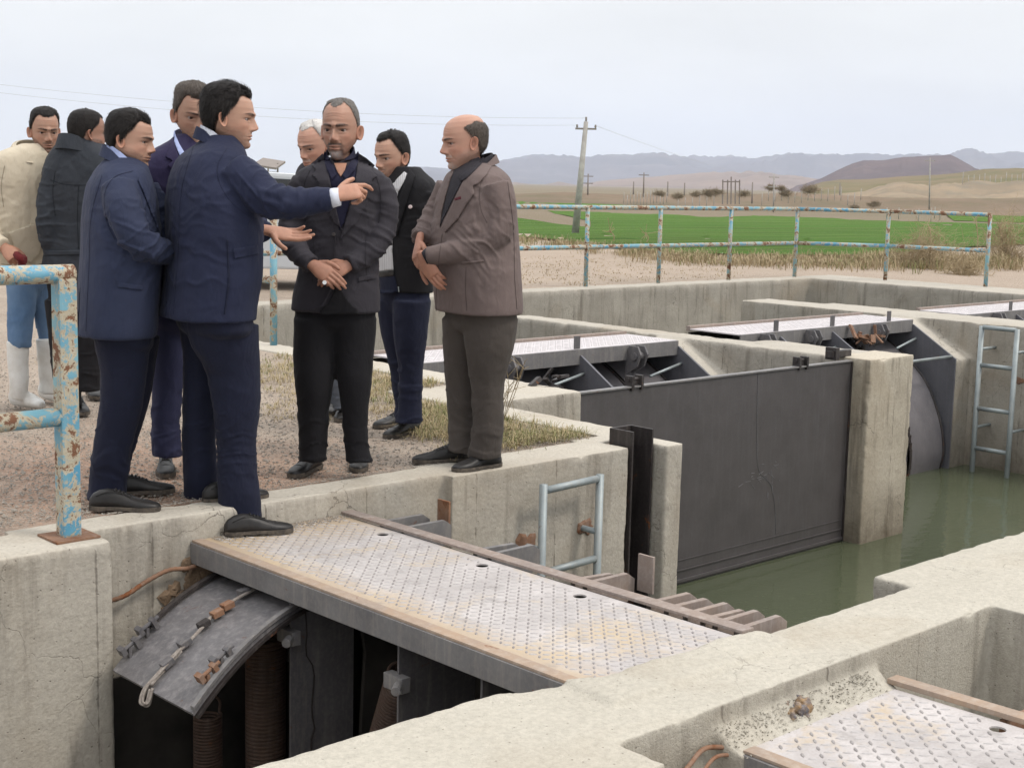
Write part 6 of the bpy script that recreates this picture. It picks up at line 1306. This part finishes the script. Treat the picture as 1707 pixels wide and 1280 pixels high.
def boot(pts, heel, toe):
    q = np.array([[*at(x, y, s + o), r] for x, y, o, r in pts]); Q = catmull(q, 4); a, b_ = onz(*heel), onz(*toe); a[2] = b_[2] = 0; m = MB().tube(Q[:, :3], Q[:, 3], 20)
    d = (b_ - a) / np.linalg.norm(b_ - a); tt = np.linspace(0, .29, 9); m.tube([a + d * t + UP * np.interp(t, [0, .1, .2, .29], [.055, .055, .045, .035]) for t in tt], np.stack([np.interp(tt, [0, .04, .1, .2, .26, .29], [.03, .042, .044, .05, .042, .02]), np.interp(tt, [0, .1, .2, .29], [.05, .055, .042, .025])], 1), 18)
    me = remesh(m, .008); v = relax(getv(me), edges_of(me), 6); n_ = fbm(v * np.array([6, 6, 26]), 2, 3); setv(me, v); nn = getn(me); setv(me, v + nn * (n_ * .003)[:, None]); return link('rubber_boot', me, CL['boot'])
ex = [seam(j, q_, CL['s_cream'], 1.0) for q_ in ([(8, 275), (2, 310), (6, 345)], [(2, 440), (40, 444), (80, 438)])]
ex += [boot([(30, 568, -.05, .066), (30, 600, -.05, .062), (32, 635, -.05, .056), (30, 664, -.04, .052)], (20, 676), (68, 684)), boot([(77, 564, .08, .062), (79, 600, .08, .058), (80, 635, .08, .053), (78, 656, .08, .05)], (70, 664), (98, 672)),
      band('hood', at(56, 262, s), hdg(32), UP, .094, .088, .066, CL['hoodie'], 14, .40, th=.022, flare=.035), patch('kangaroo_pocket', j, [(14, 388), (60, 372), (74, 388), (66, 424), (52, 438), (30, 428)], CL['hoodie'], .006, .006), 
      ]
finish(p, ex)
m = MB()
for k in range(7): m.tube(catmull([at(26 + k * 1.5, 424 + k, s - .33), at(34 + k, 432, s - .37 + .01 * k), at(38 - k * .5, 446 - k, s - .34)], 5), .020, 10)
me = remesh(m, .006); v = getv(me); setv(me, v + getn(me) * (fbm(v * 45, 3, 2) * .008)[:, None]); tag(link('cloth', me, mat_cloth('dark_red_cloth', (.10, .012, .014), .9)), 'crumpled dark red cloth held by the man in the cream sweatshirt', 'cloth')

# --- man in dark coat, back to the camera
s = 8.22
p = person('man in a dark slate coat with his back to the camera, head turned right', s, 168,
    dict(x=146, y=223, h=73, phi=128, nod=2, skin=SK['d'], hair='full', hmat='hairblack', thick=full(.009, .011, .01), strands=1500, slen=.010, comb='fwd', neck=(132, 262), beard='stubble', beardc=(.03, .022, .02), age=.4, wide=1.12, jaw=1.15, cheek=1.5),
    torso=[(232, 104, 164, 0, .85), (246, 90, 178, 0, .7), (262, 78, 190), (290, 70, 196), (330, 72, 196), (370, 74, 194), (410, 74, 192), (440, 70, 192), (468, 66, 192)],
    arms=[[(92, 285, -.02, .068), (82, 330, -.04, .064), (80, 380, -.06, .060), (88, 420, -.02, .052)], [(186, 285, -.02, .066), (196, 330, -.04, .062), (198, 380, -.06, .058)]],
    pelvis=[(455, 72, 186), (485, 76, 182), (505, 80, 178, 0, .7)], legs=[[(500, 76, 130), (560, 82, 130), (620, 88, 132), (676, 94, 136)], [(500, 128, 182), (560, 128, 176), (600, 128, 172), (650, 126, 168)]],
    shoes=[(128, 680, 156, 712, 0), (150, 655, 166, 668, 0)], M_j=CL['coat'], M_t=CL['blacktr'], jname='coat', jdrape=.007)
j = p['j']; ex = [seam(j, q_, CL['s_coat'], 1.0) for q_ in ([(84, 300), (110, 308), (150, 308), (182, 298)], [(131, 308), (129, 360), (131, 415)], [(92, 285), (88, 320), (92, 360)])]
ex += [band('coat_collar', at(130, 258, s), hdg(150), UP, .098, .095, .085, CL['coat'], 30, .35, th=.010, flare=.02), patch('hem_band', p['j'], [(74, 418), (176, 416), (176, 424), (74, 426)], CL['coat'], .003, .004)]
finish(p, ex)
# ------------------------------------------------------------------ grass, weeds, gravel, haze
M['drygrass'] = mat_simple('dry_grass', (.42, .34, .20), .9, (.27, .22, .12), 9); M['greengrass'] = mat_simple('green_grass', (.14, .165, .055), .9, (.24, .22, .10), 9); M['straw'] = mat_simple('straw', (.40, .32, .205), .9, (.27, .21, .125), 6)
def blades(mb, c, n, h, spread, lean, wdt, R_, mi=0):
    for k in range(n):
        a = R_.uniform(0, 6.28); r = abs(R_.normal(0, spread)); b_ = np.array(c) + np.array([math.cos(a) * r, math.sin(a) * r, 0]); hh = h * R_.uniform(.4, 1.15); l = lean * R_.uniform(.2, 1.3); d = np.array([math.cos(a + R_.normal(0, .8)), math.sin(a + R_.normal(0, .8)), 0]); sd = np.array([-d[1], d[0], 0]) * wdt
        m_ = b_ + UP * hh * .6 + d * l * hh * .35; t = b_ + UP * hh * (1 - l * .35) + d * l * hh; mb.add([b_ - sd, b_ + sd, m_ + sd * .7, m_ - sd * .7, t], [(0, 1, 2, 3), (3, 2, 4)], mi)
R3 = np.random.RandomState(8)
g1, g2 = MB(), MB()
def zone(px0, px1, py0, py1): return onz(R3.uniform(px0, px1), R3.uniform(py0, py1), 0)
for (x0, x1, y0, y1, n, h, gr) in ((600, 730, 610, 690, 170, .055, .22), (690, 790, 640, 735, 190, .075, .28), (830, 975, 690, 748, 190, .065, .40), (430, 700, 592, 640, 240, .05, .2), (440, 640, 640, 700, 60, .04, .15), (830, 900, 660, 700, 30, .09, .3), (740, 830, 715, 770, 50, .07, .3), (60, 420, 560, 680, 25, .03, .1)):
    for k in range(n):
        c = zone(x0, x1, y0, y1)
        if c[1] < 5.42 or (c[0] > 5.75 and c[1] < 7.4) or c[0] > 6.4: continue
        blades(g2 if R3.uniform() < gr else g1, c, 18, h, .05, 1.9, .0018, R3)
tag(g1.build('dry_grass', M['drygrass'], fixn=False), 'dry yellow grass growing on the soil behind the low wall', 'grass', kind='stuff'); tag(g2.build('green_grass', M['greengrass'], fixn=False), 'green grass tufts among the dry grass by the brown-suited man', 'grass', kind='stuff')
# tall dry weed by the brown-suited man
mb = MB(); c = onz(838, 704, 0)
for k in range(9):
    e_ = at(R3.uniform(835, 880), R3.uniform(585, 650), 7.3 + R3.uniform(-.1, .1)); mid = (c + e_) / 2 + R3.normal(size=3) * .02; P = catmull([c, mid, e_], 5); mb.tube(P, .0018, 5)
    for q in P[4::2]: mb.tube([q, q + R3.normal(size=3) * .035 + UP * .02], .0012, 4)
tag(mb.build('dry_weed', M['straw']), 'tall thin dry weed beside the legs of the brown-suited man', 'weed')
# field edge: tall dry grass, and the tumbleweed bush behind the right end of the railing
g = MB(); g5 = MB()
for k in range(3200):
    px = R3.uniform(850, 1720); ye = np.interp(px, [850, 950, 1112, 1257, 1400, 1500, 1720], [400, 411, 429, 437, 438, 440, 442]) + R3.normal(0, 5); p = gpt(px, ye); big = 1 if px > 1440 else .6
    if vnoise(np.array([[px * .05, ye * .12, 0]]), 3)[0] + .5 * vnoise(np.array([[px * .012, 0, 5.]]), 4)[0] < R3.uniform(-.35, .35): continue
    blades(g if R3.uniform() < .8 else g5, (p[0], p[1], zg(p[0], p[1])), 9, .25 * big * R3.uniform(.4, 1.5), .22, .9, .0055, R3)
tag(g.build('field_edge_grass', M['straw'], fixn=False), 'tall dry grass along the near edge of the green field', 'grass', kind='stuff'); tag(g5.build('field_edge_green', M['greengrass'], fixn=False), 'green weeds along the near edge of the field', 'grass', kind='stuff')
M['shrub'] = mat_simple('far_shrub', (.27, .21, .15), .95, (.20, .17, .11), 2)
def bush(px, py, s, w_, h, n, label, name='dry_bush', mat='straw', th=.006):
    c = at(px, py, s); mb = MB()
    for k in range(n):
        a = R3.uniform(0, 6.28); el_ = R3.uniform(.1, 1.5); r = w_ * R3.uniform(.5, 1); e_ = c + np.array([math.cos(a) * math.cos(el_) * r, math.sin(a) * math.cos(el_) * r, math.sin(el_) * h * R3.uniform(.6, 1.05)]); m_ = c + (e_ - c) * .5 + R3.normal(size=3) * w_ * .12; P = catmull([c, m_, e_], 3); mb.tube(P, np.linspace(th, th * .4, len(P)), 4, cap=False)
        for q in P[2:]: 
            for _ in range(2): mb.tube([q, q + R3.normal(size=3) * w_ * .16], th * .35, 3, cap=False)
    return tag(mb.build(name, M[mat], fixn=False), label, 'bush')
bush(1540, 464, 27, 1.15, .95, 190, 'large dry tumbleweed bush between the last two posts of the back railing'); bush(1605, 470, 25, .6, .55, 90, 'smaller dry bush under the last bay of the back railing'); bush(1675, 445, 30, 1.0, 1.25, 130, 'tall dry bush right of the last railing post')
for i, (px, y0, y1) in enumerate(((1626, 440, 362), (1660, 440, 378), (1672, 445, 372), (1548, 405, 375), (1023, 402, 384), (1078, 404, 388))):
    s = 30; a, b_ = at(px, y0, s), at(px + R3.uniform(-8, 8), y1, s); m = MB().tube(catmull([a, (a + b_) / 2 + RH * .05, b_], 4), .010, 5)
    for k in range(10): q = b_ + (a - b_) * R3.uniform(0, .25); m.tube([q, q + R3.normal(size=3) * .09], .005, 4)
    tag(m.build('dry_stalk', M['straw']), ['tall dry stalk left of the last railing post', 'tall dry stalk right behind the last railing post', 'leaning dry stalk at the far right of the railing', 'dry stalk above the middle rail in the last bay', 'short dry stalk in the field, left one behind the second bay', 'short dry stalk in the field, right one behind the second bay'][i], 'weed', 'dry stalks behind the railing')
g = MB()
for k in range(420):
    px = R3.uniform(865, 1230); py = R3.uniform(428, 476); p = onz(px, py, 0)
    if p[1] > 13.9: blades(g, p, 6, .035, .12, 1.0, .005, R3)
tag(g.build('dry_stubble', M['straw'], fixn=False), 'low dry weeds on the gravel behind the back basin wall', 'weeds', kind='stuff')
# shrubs in the far brown land
for i, (px, py, w_) in enumerate(((1180, 322, 1.6), (1195, 320, 1.5), (1160, 323, 1.2), (1285, 312, 1.3), (1302, 313, 1.1), (1130, 326, 1.3), (1350, 316, 2.0), (1240, 322, 1.4), (1100, 322, 1.2), (1425, 345, 1.0), (1457, 340, 1.4), (1310, 322, 1.6))):
    bush(px, py + 3, 215, w_ * 1.1, w_ * .42, 60, ['scrubby far bush left of the substation frame, largest there', 'scrubby far bush touching the substation frame', 'low far bush left of the one by the substation frame', 'wide dark far bush on the skyline under the two-armed distant pole', 'dark far bush on the skyline right of the two-armed distant pole', 'small far bush left of the substation bushes', 'far bush below the left slope of the flat-topped hill', 'far bush just right of the substation frame', 'small far bush nearest to the leaning pole', 'brown bush beyond the field, left one of a low pair', 'brown bush beyond the field, right one of a low pair', 'far bush right below the two-armed distant pole'][i], 'far_bush', 'shrub', .035)
# loose stones
def fnst():
    while True:
        px, py = R3.uniform(-30, 1000), 560 + 330 * R3.uniform(0, 1) ** .8; p = onz(px, py, 0)
        if p[1] > 5.4 and not (p[0] > 5.75 and p[1] < 7.4) and p[0] < 6.4: break
    return np.array([p[0], p[1], -.003]), 1.0
mb = MB(); base = np.array([[1, 0, 0], [-1, 0, 0], [0, 1, 0], [0, -1, 0], [0, 0, 1], [0, 0, -1]], float); fc = [(0, 2, 4), (2, 1, 4), (1, 3, 4), (3, 0, 4), (2, 0, 5), (1, 2, 5), (3, 1, 5), (0, 3, 5)]
vs = []; fs = []
for k in range(16000):
    c, _ = fnst(); r = .003 + .0085 * R3.uniform(0, 1) ** 3.2; a = R3.uniform(0, 6.28); ca, sa = math.cos(a), math.sin(a); q = base * np.array([r, r * R3.uniform(.6, 1), r * .6]) * R3.uniform(.7, 1.25, (6, 1)); q = np.stack([q[:, 0] * ca - q[:, 1] * sa, q[:, 0] * sa + q[:, 1] * ca, q[:, 2]], 1); mb.add(q + c, fc)
M['stone'] = mat_simple('loose_stone', (.34, .31, .27), .9, (.19, .165, .14), 60)
tag(mb.build('loose_gravel', M['stone'], fixn=False), 'loose small stones scattered on the ground around the men', 'gravel', kind='stuff')
mb = MB()
for k in range(2600):
    y_ = R3.uniform(5.32, 5.40); 
    if R3.uniform() < .6: c = np.array([R3.uniform(2.6, 4.6), 5.33 + abs(R3.normal(0, .02)), .001])
    else: c = np.array([R3.uniform(3.1, 3.85), 5.12 - abs(R3.normal(0, .05)), -.108])
    r = R3.uniform(.0015, .005); q = base * np.array([r, r, r * .6]) * R3.uniform(.7, 1.25, (6, 1)); mb.add(q + c, fc)
tag(mb.build('grit', M['stone'], fixn=False), 'fine grit along the top of the low wall and the deck end', 'gravel', kind='stuff')
# haze: even air over the whole scene
hz = MB().box(-13500, 16500, -13500, 16500, -12, 900); ho = hz.build('haze', None) if False else None
mz = bpy.data.materials.new('air_haze'); mz.use_nodes = True; tz = mz.node_tree
for n_ in list(tz.nodes): tz.nodes.remove(n_)
oz = tz.nodes.new('ShaderNodeOutputMaterial'); vz = tz.nodes.new('ShaderNodeVolumePrincipled'); vz.inputs['Color'].default_value = (.76, .84, 1, 1); vz.inputs['Density'].default_value = .000080; vz.inputs['Anisotropy'].default_value = .1
tz.links.new(vz.outputs[0], oz.inputs['Volume'])
ho = hz.build('haze', mz); tag(ho, 'pale haze over the plain and the far hills', 'haze', kind='stuff')
